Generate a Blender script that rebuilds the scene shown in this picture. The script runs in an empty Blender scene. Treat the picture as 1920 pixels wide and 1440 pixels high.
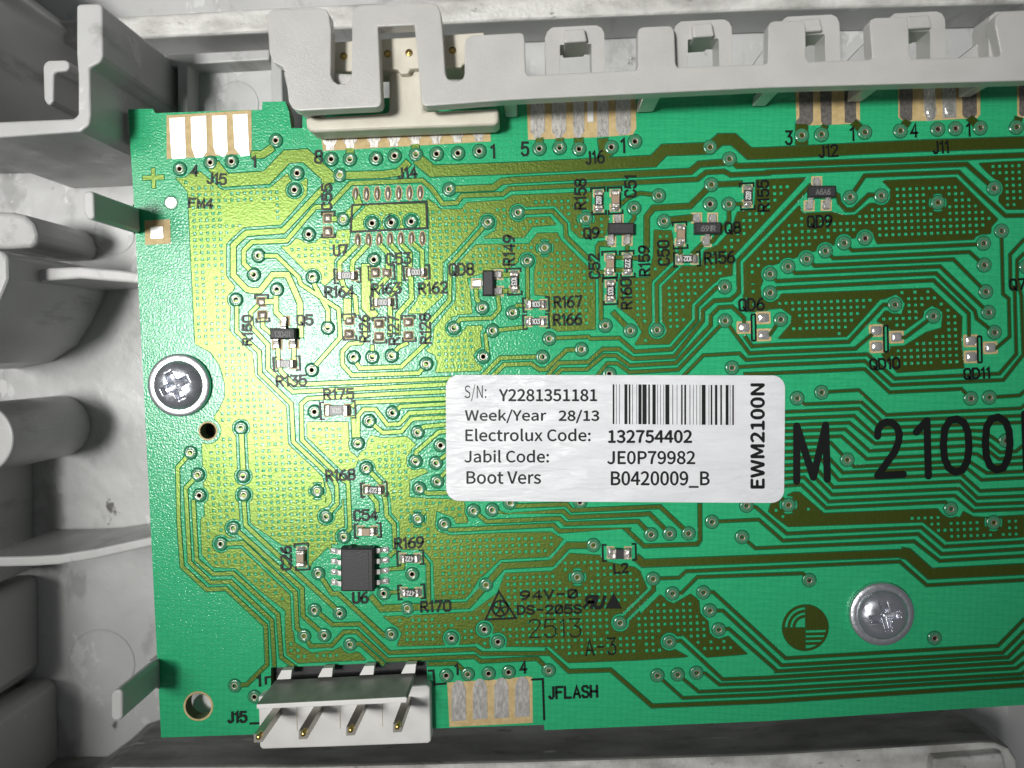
import bpy, bmesh, math, random
import numpy as np
from mathutils import Vector, Matrix
from mathutils.geometry import delaunay_2d_cdt

random.seed(7)
scene = bpy.context.scene
COL = scene.collection

# ------------------------------------------------------------------ camera
# 1 unit = 1 cm.  The board lies in z = 0, the lens is 9 cm above it and nearly square on.
F = 1442.0            # focal length in pixels of the 1920 wide photograph
H = 9.0
S = F / H             # pixels per cm on the board
CAM = Vector((0, 0, H))
_n = Vector((40 / F, 60 / F, -1)).normalized()
ROT = _n.rotation_difference(Vector((0, 0, -1))).to_matrix()
cam_data = bpy.data.cameras.new('camera')
cam = bpy.data.objects.new('camera', cam_data)
COL.objects.link(cam)
cam.location = CAM
cam.rotation_euler = ROT.to_euler()
cam_data.sensor_width = 36
cam_data.lens = 36 * F / 1920
cam_data.clip_start = 0.1
cam_data.clip_end = 500
cam_data.dof.use_dof = True
cam_data.dof.focus_distance = 9.0
cam_data.dof.aperture_fstop = 0.24
scene.camera = cam

# ------------------------------------------------------------------ world and lamps
world = bpy.data.worlds.new('World')
scene.world = world
world.use_nodes = True
_bg = world.node_tree.nodes['Background']
_bg.inputs[0].default_value = (0.93, 0.97, 1.0, 1)
_bg.inputs[1].default_value = 0.10

def aim(o, target):
    d = Vector(target) - o.location
    o.rotation_euler = d.to_track_quat('-Z', 'Y').to_euler()

# a long fluorescent panel up on the left: the glare down the left half of the board is its reflection
tube_d = bpy.data.lights.new('ceiling_panel', 'AREA')
tube = bpy.data.objects.new('ceiling_panel', tube_d)
COL.objects.link(tube)
tube.location = (-21.5, 3.5, 40)
tube_d.shape = 'RECTANGLE'
tube_d.size = 7.5
tube_d.size_y = 21
tube_d.energy = 400
tube_d.spread = math.radians(40)
tube_d.color = (1.0, 0.99, 0.96)
aim(tube, (-4.0, -2.5, 0))
# added key spot from the left; cone edge imitates a phone's shadow lower right
key_d = bpy.data.lights.new('added_key_spot', 'SPOT')
key = bpy.data.objects.new('added_key_spot', key_d)
COL.objects.link(key)
key.location = (-15.5, -1.0, 43.5)
key_d.energy = 70000
key_d.shadow_soft_size = 3.4
key_d.spot_size = 2 * math.atan(9.1 / 46)
key_d.spot_blend = 0.56
key_d.color = (1.0, 0.99, 0.965)
aim(key, (-1.3, 3.0, 0))

scene.view_settings.view_transform = 'Standard'
scene.view_settings.look = 'None'
scene.view_settings.exposure = 0.0
scene.view_settings.gamma = 1.0
try:
    scene.cycles.use_denoising = True
    scene.cycles.max_bounces = 8
except Exception:
    pass

# ------------------------------------------------------------------ projection: a pixel of the photograph to a point at height z (cm)
def P(px, py, z=0.0):
    r = ROT @ Vector(((px - 960) / F, (720 - py) / F, -1))
    t = (z - H) / r.z
    return Vector((r.x * t, r.y * t, z))

def Z(zpx):
    return zpx / S

# ------------------------------------------------------------------ materials
def mat(name, col, rough=0.5, metal=0.0, spec=0.5, coat=0.0, coat_rough=0.1):
    m = bpy.data.materials.new(name)
    m.use_nodes = True
    b = m.node_tree.nodes['Principled BSDF']
    b.inputs['Base Color'].default_value = (*col, 1)
    b.inputs['Roughness'].default_value = rough
    b.inputs['Metallic'].default_value = metal
    b.inputs['Specular IOR Level'].default_value = spec
    b.inputs['Coat Weight'].default_value = coat
    b.inputs['Coat Roughness'].default_value = coat_rough
    return m

def N(m, kind, **kw):
    n = m.node_tree.nodes.new(kind)
    for k, v in kw.items():
        if k in n.inputs.keys():
            n.inputs[k].default_value = v
        else:
            setattr(n, k, v)
    return n

def coords(m, scale=(1, 1, 1), rot=0.0):
    g = N(m, 'ShaderNodeNewGeometry')
    mp = N(m, 'ShaderNodeMapping')
    mp.inputs['Scale'].default_value = scale
    mp.inputs['Rotation'].default_value = (0, 0, rot)
    m.node_tree.links.new(g.outputs['Position'], mp.inputs['Vector'])
    return mp.outputs['Vector']

def mottle(m, c0, c1, scale, detail=4, lo=0.35, hi=0.65, stretch=(1, 1, 1), extra=None, rot=0.0):
    """base colour from noise between two colours; optional third colour by a second noise."""
    L = m.node_tree.links.new
    b = m.node_tree.nodes['Principled BSDF']
    v = coords(m, stretch, rot)
    n = N(m, 'ShaderNodeTexNoise', Scale=scale, Detail=detail)
    L(v, n.inputs['Vector'])
    r = N(m, 'ShaderNodeValToRGB')
    r.color_ramp.elements[0].position = lo
    r.color_ramp.elements[1].position = hi
    r.color_ramp.elements[0].color = (*c0, 1)
    r.color_ramp.elements[1].color = (*c1, 1)
    L(n.outputs[0], r.inputs[0])
    out = r.outputs[0]
    for (col, sc, lo2, hi2, st) in (extra or []):
        v2 = coords(m, st)
        n2 = N(m, 'ShaderNodeTexNoise', Scale=sc, Detail=6)
        n2.inputs['Roughness'].default_value = 0.65
        L(v2, n2.inputs['Vector'])
        mr = N(m, 'ShaderNodeMapRange')
        mr.inputs['From Min'].default_value = lo2
        mr.inputs['From Max'].default_value = hi2
        L(n2.outputs[0], mr.inputs['Value'])
        mx = N(m, 'ShaderNodeMix', data_type='RGBA')
        L(mr.outputs[0], mx.inputs[0])
        L(out, mx.inputs[6])
        mx.inputs[7].default_value = (*col, 1)
        out = mx.outputs[2]
    L(out, b.inputs['Base Color'])
    return m

def bump(m, scale, strength, dist, detail=2, stretch=(1, 1, 1), coat=False, voronoi=False):
    L = m.node_tree.links.new
    b = m.node_tree.nodes['Principled BSDF']
    v = coords(m, stretch)
    n = N(m, 'ShaderNodeTexNoise', Scale=scale, Detail=detail)
    L(v, n.inputs['Vector'])
    bp = N(m, 'ShaderNodeBump', Strength=strength, Distance=dist)
    L(n.outputs[0], bp.inputs['Height'])
    L(bp.outputs[0], b.inputs['Normal'])
    L(bp.outputs[0], b.inputs['Coat Normal'])
    return m

def rough_noise(m, scale, lo, hi, stretch=(1, 1, 1)):
    L = m.node_tree.links.new
    b = m.node_tree.nodes['Principled BSDF']
    v = coords(m, stretch)
    n = N(m, 'ShaderNodeTexNoise', Scale=scale, Detail=5)
    L(v, n.inputs['Vector'])
    mr = N(m, 'ShaderNodeMapRange')
    mr.inputs['From Min'].default_value = 0.3
    mr.inputs['From Max'].default_value = 0.7
    mr.inputs['To Min'].default_value = lo
    mr.inputs['To Max'].default_value = hi
    L(n.outputs[0], mr.inputs['Value'])
    L(mr.outputs[0], b.inputs['Roughness'])
    return m

M = {}
# solder mask over bare laminate: fine glass-weave tint, orange-peel relief
M['mask'] = mat('green_solder_mask', (0.02, 0.38, 0.16), 0.19, spec=0.5)
mottle(M['mask'], (0.024, 0.40, 0.170), (0.036, 0.475, 0.205), 9, 3, 0.3, 0.7, (0.6, 6.5, 1), rot=0.04,
       extra=[((0.016, 0.32, 0.135), 26, 0.56, 0.75, (1, 2.4, 1)), ((0.02, 0.05, 0.03), 30, 0.775, 0.80, (1, 1, 1))])
def _weave():
    m = M['mask']; nt = m.node_tree; b = nt.nodes['Principled BSDF']
    src = b.inputs['Base Color'].links[0].from_socket
    out = src
    for ax, sc in (('X', 13.0), ('Y', 13.0)):
        v = coords(m, (1, 1, 1), 0.035)
        w = N(m, 'ShaderNodeTexWave', bands_direction=ax, Scale=sc * 0.314, Distortion=1.2, Detail=2)
        w.inputs['Detail Scale'].default_value = 3
        nt.links.new(v, w.inputs['Vector'])
        r = N(m, 'ShaderNodeMapRange'); r.inputs['From Min'].default_value = 0.55; r.inputs['To Max'].default_value = 0.09
        nt.links.new(w.outputs[1], r.inputs['Value'])
        mx = N(m, 'ShaderNodeMix', data_type='RGBA'); mx.inputs[7].default_value = (0.008, 0.16, 0.07, 1)
        nt.links.new(r.outputs[0], mx.inputs[0]); nt.links.new(out, mx.inputs[6]); out = mx.outputs[2]
    nt.links.new(out, b.inputs['Base Color'])
_weave()
bump(M['mask'], 42, 0.40, 0.010, 2)
M['maskedge'] = mat('green_mask_over_copper_edge', (0.012, 0.17, 0.08), 0.13)
bump(M['maskedge'], 30, 0.3, 0.01)
M['viamask'] = mat('green_mask_over_pad', (0.055, 0.235, 0.125), 0.15)
mottle(M['viamask'], (0.03, 0.19, 0.095), (0.085, 0.275, 0.15), 60, 3)
bump(M['viamask'], 45, 0.3, 0.008)
# copper seen through the mask: olive metal with a brushed grain
M['copper'] = mat('copper_under_green_mask', (0.42, 0.55, 0.03), 0.36, 1.0, coat=0.8, coat_rough=0.24)
mottle(M['copper'], (0.205, 0.335, 0.06), (0.28, 0.43, 0.095), 30, 4, 0.3, 0.7, (2.2, 0.5, 1),
       extra=[((0.25, 0.29, 0.06), 5, 0.58, 0.8, (1, 1, 1))])
bump(M['copper'], 44, 0.27, 0.009, 2)
def _layer():
    m = M['copper']; nt = m.node_tree
    b = nt.nodes['Principled BSDF']
    d = N(m, 'ShaderNodeBsdfDiffuse'); d.inputs[0].default_value = (0.037, 0.043, 0.004, 1)
    x = N(m, 'ShaderNodeMixShader'); x.inputs[0].default_value = 0.37
    nt.links.new(d.outputs[0], x.inputs[1]); nt.links.new(b.outputs[0], x.inputs[2])
    nt.links.new(x.outputs[0], nt.nodes['Material Output'].inputs[0])
_layer()
M['ink'] = mat('black_legend_ink', (0.006, 0.007, 0.007), 0.42, spec=0.3)
M['fr4'] = mat('bare_tan_laminate', (0.50, 0.37, 0.175), 0.6)
mottle(M['fr4'], (0.50, 0.36, 0.16), (0.62, 0.47, 0.235), 14, 5)
M['boardedge'] = mat('cut_laminate_edge', (0.16, 0.22, 0.11), 0.8)
M['solder'] = mat('bright_solder', (0.80, 0.79, 0.76), 0.24, 0.75)
bump(M['solder'], 9, 0.5, 0.05, 3)
rough_noise(M['solder'], 25, 0.14, 0.36)
M['dullsolder'] = mat('dull_solder', (0.34, 0.30, 0.25), 0.4, 0.7)
bump(M['dullsolder'], 20, 0.35, 0.03, 3)
M['tin'] = mat('tinned_contact', (0.66, 0.65, 0.63), 0.3, 0.55)
mottle(M['tin'], (0.54, 0.515, 0.49), (0.70, 0.675, 0.64), 7, 6, 0.35, 0.65, (3, 1, 1))
rough_noise(M['tin'], 12, 0.2, 0.42, (3, 1, 1))
bump(M['tin'], 10, 0.15, 0.02, 4)
M['tarnish'] = mat('tarnished_contact', (0.27, 0.25, 0.235), 0.5, 0.4)
mottle(M['tarnish'], (0.13, 0.115, 0.105), (0.22, 0.20, 0.185), 30, 6)
M['brightpad'] = mat('clean_tinned_pad', (0.88, 0.87, 0.85), 0.3, 1.0)
M['viaring'] = mat('bare_via_ring', (0.40, 0.35, 0.27), 0.42, 0.7)
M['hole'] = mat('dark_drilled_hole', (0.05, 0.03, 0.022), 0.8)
M['chipblack'] = mat('black_resistor_coat', (0.025, 0.024, 0.026), 0.35)
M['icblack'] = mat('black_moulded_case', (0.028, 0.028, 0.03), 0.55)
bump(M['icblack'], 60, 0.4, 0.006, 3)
M['endcap'] = mat('tinned_end_cap', (0.62, 0.58, 0.52), 0.33, 0.75)
bump(M['endcap'], 18, 0.5, 0.03, 3)
M['ceramic'] = mat('tan_ceramic', (0.36, 0.26, 0.17), 0.45)
M['mark'] = mat('pale_marking_ink', (0.62, 0.62, 0.60), 0.5)
M['markdim'] = mat('laser_marking', (0.17, 0.17, 0.17), 0.6)
M['sticker'] = mat('white_paper_label', (0.74, 0.75, 0.78), 0.38)
mottle(M['sticker'], (0.75, 0.76, 0.79), (0.80, 0.81, 0.835), 2.2, 5, 0.3, 0.7, (0.5, 1.6, 1),
       extra=[((0.22, 0.21, 0.21), 16, 0.745, 0.80, (1, 1, 1))])
bump(M['sticker'], 1.7, 0.8, 0.10, 4, (0.8, 3.0, 1))
M['plastic'] = mat('grey_plastic', (0.45, 0.44, 0.42), 0.36)
mottle(M['plastic'], (0.45, 0.45, 0.44), (0.53, 0.528, 0.52), 0.9, 4, 0.3, 0.7, (1, 1, 0.5),
       extra=[((0.26, 0.255, 0.24), 1.3, 0.60, 0.72, (1, 1, 0.3)), ((0.07, 0.066, 0.06), 2.2, 0.685, 0.74, (1, 1, 0.35)), ((0.62, 0.61, 0.60), 1.8, 0.645, 0.66, (1, 0.7, 1)), ((0.10, 0.095, 0.09), 14, 0.76, 0.79, (1, 1, 1))])
bump(M['plastic'], 4, 0.18, 0.04, 5)
rough_noise(M['plastic'], 2.5, 0.28, 0.5)
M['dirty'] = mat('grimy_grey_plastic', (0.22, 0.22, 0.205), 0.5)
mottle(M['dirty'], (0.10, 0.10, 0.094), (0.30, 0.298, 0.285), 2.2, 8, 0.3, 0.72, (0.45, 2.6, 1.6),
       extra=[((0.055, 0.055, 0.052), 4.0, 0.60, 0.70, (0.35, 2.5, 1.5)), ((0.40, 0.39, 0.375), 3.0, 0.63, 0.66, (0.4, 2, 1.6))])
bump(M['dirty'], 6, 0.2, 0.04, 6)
M['floor'] = mat('grey_plastic_floor', (0.5, 0.49, 0.47), 0.33)
mottle(M['floor'], (0.52, 0.52, 0.515), (0.60, 0.60, 0.595), 0.9, 4, 0.3, 0.7, (1, 1, 0.5),
       extra=[((0.42, 0.42, 0.415), 1.1, 0.56, 0.62, (1, 0.5, 1)), ((0.10, 0.097, 0.09), 2.6, 0.68, 0.72, (1, 0.6, 1)), ((0.68, 0.68, 0.675), 2.0, 0.60, 0.625, (1, 0.6, 1)), ((0.06, 0.06, 0.055), 16, 0.755, 0.785, (1, 1, 1))])
bump(M['floor'], 3, 0.3, 0.05, 6)
rough_noise(M['floor'], 2.5, 0.22, 0.5)
M['rim'] = mat('weathered_white_rim', (0.62, 0.61, 0.58), 0.5)
mottle(M['rim'], (0.42, 0.41, 0.385), (0.74, 0.73, 0.70), 2.4, 8, 0.32, 0.6, (0.7, 1.6, 1),
       extra=[((0.12, 0.115, 0.10), 5, 0.63, 0.74, (1, 2, 1))])
bump(M['rim'], 12, 0.5, 0.04, 6)
M['cover'] = mat('smooth_light_grey_plastic', (0.60, 0.59, 0.56), 0.28)
mottle(M['cover'], (0.505, 0.497, 0.475), (0.56, 0.55, 0.53), 2.5, 6, 0.3, 0.7,
       extra=[((0.16, 0.15, 0.14), 26, 0.76, 0.80, (1, 1, 1))])
bump(M['cover'], 58, 0.5, 0.006, 2)
M['cream'] = mat('cream_connector_plastic', (0.66, 0.62, 0.52), 0.5)
mottle(M['cream'], (0.62, 0.58, 0.48), (0.70, 0.66, 0.56), 4, 6, extra=[((0.12, 0.10, 0.08), 24, 0.74, 0.79, (1, 1, 1))])
bump(M['cream'], 25, 0.2, 0.01, 4)
M['white'] = mat('white_connector_plastic', (0.80, 0.79, 0.76), 0.45)
mottle(M['white'], (0.76, 0.75, 0.72), (0.83, 0.82, 0.795), 4, 6, extra=[((0.20, 0.17, 0.13), 18, 0.72, 0.79, (1, 1, 1))])
M['shadedwhite'] = mat('grimy_shaded_white_plastic', (0.4, 0.4, 0.37), 0.5)  # grime plus the back wall's shade, both put into this grey
mottle(M['shadedwhite'], (0.30, 0.30, 0.275), (0.46, 0.455, 0.43), 5, 7, 0.3, 0.7, (1, 1, 0.6))
M['gold'] = mat('brass_contact', (0.62, 0.44, 0.15), 0.3, 1.0)
M['washer'] = mat('satin_washer', (0.74, 0.75, 0.79), 0.38, 0.96)
bump(M['washer'], 14, 0.3, 0.02, 6)
M['zinc'] = mat('zinc_plated_steel', (0.66, 0.68, 0.74), 0.24, 0.9)
bump(M['zinc'], 7, 0.18, 0.04, 5)
rough_noise(M['zinc'], 12, 0.17, 0.36)
M['pin'] = mat('tinned_pin', (0.40, 0.38, 0.34), 0.4, 1.0)

# ------------------------------------------------------------------ mesh and object helpers
def link(name, me, parent=None, loc=(0, 0, 0), rz=0.0):
    o = bpy.data.objects.new(name, me)
    COL.objects.link(o)
    o.location = loc
    o.rotation_euler = (0, 0, rz)
    if parent is not None:
        o.parent = parent
    return o

def tag(o, label, cat, group=None, kind=None):
    if label: o['label'] = label
    if cat: o['category'] = cat
    if group: o['group'] = group
    if kind: o['kind'] = kind
    return o

def thing(name, loc, label, cat, group=None, rz=0.0):
    o = bpy.data.objects.new(name, None)
    COL.objects.link(o)
    o.empty_display_size = 0.2
    o.location = loc
    o.rotation_euler = (0, 0, rz)
    return tag(o, label, cat, group)

class MB:
    """collects vertices (world cm) and faces; build() links them as one mesh object"""
    def __init__(self):
        self.v, self.f, self.m, self.mats = [], [], [], []
    def mi(self, m):
        if m not in self.mats: self.mats.append(m)
        return self.mats.index(m)
    def vert(self, p):
        self.v.append((p[0], p[1], p[2])); return len(self.v) - 1
    def face(self, idx, m):
        self.f.append(tuple(idx)); self.m.append(self.mi(m))
    def mesh(self, name, origin=(0, 0, 0), smooth=False, recalc=True):
        me = bpy.data.meshes.new(name)
        ox, oy, oz = origin
        me.from_pydata([(x - ox, y - oy, z - oz) for x, y, z in self.v], [], self.f)
        for m in self.mats: me.materials.append(M[m])
        me.polygons.foreach_set('material_index', self.m)
        if smooth: me.polygons.foreach_set('use_smooth', [True] * len(self.f))
        if recalc:
            bm = bmesh.new(); bm.from_mesh(me)
            bmesh.ops.recalc_face_normals(bm, faces=bm.faces)
            bm.to_mesh(me); bm.free()
        me.update()
        return me
    def build(self, name, parent=None, origin=None, smooth=False, recalc=True):
        o = origin if origin is not None else (tuple(parent.location) if parent is not None else (0, 0, 0))
        return link(name, self.mesh(name, o, smooth, recalc), parent)

def ribbon(mb, pts, w, h, top='copper', side='maskedge', bev=1.9, closed=False, z0=0.0, ext=0.0, conv=None):
    """a flat raised strip along a polyline (pixels), mitred, with sloping flanks"""
    conv = conv or (lambda x, y, zp: P(x, y, Z(zp)))
    p = [Vector((x, y)) for x, y in pts]
    q = [p[0]]
    for a in p[1:]:
        if (a - q[-1]).length > 0.2: q.append(a)
    p = q
    n = len(p)
    if n < 2: return
    if ext and not closed:
        p[0] = p[0] + (p[0] - p[1]).normalized() * ext
        p[-1] = p[-1] + (p[-1] - p[-2]).normalized() * ext
    rows = []
    for i in range(n):
        if closed:
            d0 = (p[i] - p[i - 1]).normalized(); d1 = (p[(i + 1) % n] - p[i]).normalized()
        else:
            d1 = (p[min(i + 1, n - 1)] - p[min(i, n - 2)]).normalized()
            d0 = (p[max(i, 1)] - p[max(i - 1, 0)]).normalized()
        t = (d0 + d1)
        t = t.normalized() if t.length > 1e-4 else d1
        nrm = Vector((-t.y, t.x))
        c = max(0.5, nrm.dot(Vector((-d1.y, d1.x))))
        end0 = (not closed) and i == 0
        end1 = (not closed) and i == n - 1
        sh = -d1 * bev if end0 else (d1 * bev if end1 else Vector((0, 0)))
        row = []
        for s, zz, k in ((-1, z0, w / 2 + bev), (-1, z0 + h, w / 2), (1, z0 + h, w / 2), (1, z0, w / 2 + bev)):
            a = p[i] + nrm * (s * k / c) + (sh if zz == z0 else Vector((0, 0)))
            row.append(mb.vert(conv(a.x, a.y, zz)))
        rows.append(row)
    rng = range(n) if closed else range(n - 1)
    for i in rng:
        a, b = rows[i], rows[(i + 1) % n]
        mb.face((a[1], b[1], b[2], a[2]), top)
        if bev > 0:
            mb.face((a[0], b[0], b[1], a[1]), side)
            mb.face((a[2], b[2], b[3], a[3]), side)
    if not closed and bev > 0:
        a = rows[0]; mb.face((a[0], a[1], a[2], a[3]), side)
        a = rows[-1]; mb.face((a[3], a[2], a[1], a[0]), side)

def plate(mb, poly, h, top, side=None, bev=1.0, z0=0.0, conv=None):
    """a thin raised plate with a polygon outline (pixels) and sloping flanks"""
    conv = conv or (lambda x, y, zp: P(x, y, Z(zp)))
    side = side or top
    n = len(poly)
    ar = sum(poly[i - 1][0] * poly[i][1] - poly[i][0] * poly[i - 1][1] for i in range(n))
    if ar < 0: poly = poly[::-1]
    t = [mb.vert(conv(x, y, z0 + h)) for x, y in poly]
    lo = []
    for i in range(n):
        a, b, c = Vector(poly[i - 1]), Vector(poly[i]), Vector(poly[(i + 1) % n])
        d0, d1 = (b - a).normalized(), (c - b).normalized()
        n0, n1 = Vector((d0.y, -d0.x)), Vector((d1.y, -d1.x))
        m_ = n0 + n1
        m_ = m_.normalized() if m_.length > 1e-4 else n0
        k = bev / max(0.4, m_.dot(n0))
        q = b + m_ * k
        lo.append(mb.vert(conv(q.x, q.y, z0)))
    mb.face(t, top)
    for i in range(n):
        j = (i + 1) % n
        mb.face((lo[i], lo[j], t[j], t[i]), side)

def rrect(cx, cy, w, h, r, ang=0.0, seg=4):
    out = []
    r = min(r, w / 2 - 0.01, h / 2 - 0.01)
    for (sx, sy, a0) in ((1, 1, 0), (-1, 1, 90), (-1, -1, 180), (1, -1, 270)):
        for k in range(seg + 1):
            a = math.radians(a0 + 90 * k / seg)
            x = sx * (w / 2 - r) + r * math.cos(a); y = sy * (h / 2 - r) + r * math.sin(a)
            out.append((cx + x * math.cos(ang) - y * math.sin(ang), cy + x * math.sin(ang) + y * math.cos(ang)))
    return out

def circ(cx, cy, r, n=24, ry=None):
    ry = ry or r
    return [(cx + r * math.cos(2 * math.pi * k / n), cy + ry * math.sin(2 * math.pi * k / n)) for k in range(n)]

def prism(name, poly, zt, zb, m, parent, bevel=0.03, seg=3, shift=None, side=None, smooth=True):
    """vertical extrusion of an outline seen at height zt (mm) down to zb (mm)"""
    zt, zb = zt / 10, zb / 10
    mb = MB()
    tp = [P(x, y, zt) for x, y in poly]
    a = [mb.vert(p) for p in tp]
    b = [mb.vert((p.x, p.y, zb)) for p in tp]
    mb.face(a, m); mb.face(b[::-1], m)
    n = len(a)
    for i in range(n):
        j = (i + 1) % n
        mb.face((a[i], b[i], b[j], a[j]), side or m)
    o = mb.build(name, parent)
    if bevel:
        md = o.modifiers.new('soft_edge', 'BEVEL')
        md.width = bevel; md.segments = seg; md.limit_method = 'ANGLE'; md.angle_limit = math.radians(35)
        md.use_clamp_overlap = True
    return o

OFF = {}
for r_ in range(4):
    for c_ in range(4):
        OFF['A%d%d' % (r_, c_)] = (480 * c_, 360 * r_)
        OFF['B%d%d' % (r_, c_)] = (240 + 480 * c_, 180 + 360 * r_)
OFF['PX'] = (0.0, 0)
OFF['C1'] = (1440, 540); OFF['C2'] = (1440, 900)

def parse(s):
    out, o = [], (0, 0)
    for t in s.split():
        if t in OFF: o = OFF[t]
        else:
            x, y = t.split(',')
            k = 1.0 if o is OFF['PX'] else 4.0
            out.append((o[0] + float(x) / k, o[1] + float(y) / k))
    return out
# ------------------------------------------------------------------ the copper side of the board: data read off the board, quarter pixels
VIAS = """A00 1350,1268 1580,1220 1738,1212
A01 150,1055 565,1195 705,1195 900,1190 1040,1170 1200,1160 1355,1155 1515,1150 1675,1135 630,1315 310,1300 290,1425 1450,1420
A02 205,1115 357,1108 503,1118 745,1105 922,1062 1485,1105 1630,1193 1495,1385
A03 252,1017 400,1010 725,993 992,983 1272,970 1405,965 1590,960 1862,955 1693,1413
A10 1772,808 1905,620
A11 20,478 397,318 655,205 872,235 1015,230 1165,222 1738,228 885,508 425,640 158,732 540,1018 420,1335 733,1240 873,1238 1018,1228 1277,1290 1697,868 1485,1020 1775,1040 1705,1235
A12 45,155 553,200 915,122 1100,28 1485,92 1625,92 1140,220 245,420 115,517 5,905 280,1100 228,1237 520,1180 700,1002 887,1040 1088,1035 1595,712 1598,965 1650,1318 730,1365
A13 15,615 15,757 615,40 848,30 1272,80 1750,293 1615,385 1620,548 1632,748 1652,903 1697,1053 727,348 570,383 430,443 290,503 150,560 95,957 950,845 1238,932 1935,560
A20 1808,330 1430,515 1485,680 1497,835 1825,690 1830,832 1752,1080 1658,1198
A21 440,208 850,278 1025,215 765,445 1213,362 1385,460 1197,578 1350,592 828,632 1225,783 1360,730 460,803 527,993 660,1145 1213,1010 1412,1050 1632,950 1772,943 468,1420 1172,1425
A22 -15,890 510,885 610,1208 1043,1128 1182,1122 1323,1120 1500,1033 1725,1148 1758,912
A23 218,107 400,62 1520,108 1658,100 593,568 152,907 1370,935 1690,1038 1783,425
A30 1762,822 1910,905
A31 960,130 1135,240 440,255 628,278 362,448 513,443 707,512 1015,435 1467,465 1713,398 1815,492 1725,65 1428,745 1588,735 1745,730 1895,720
A32 490,8 1058,20 1203,130 1435,122 1483,258 1550,400 810,350 1180,492 275,707 1090,745 1242,738 1383,725
A33 308,30 1248,465"""

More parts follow.
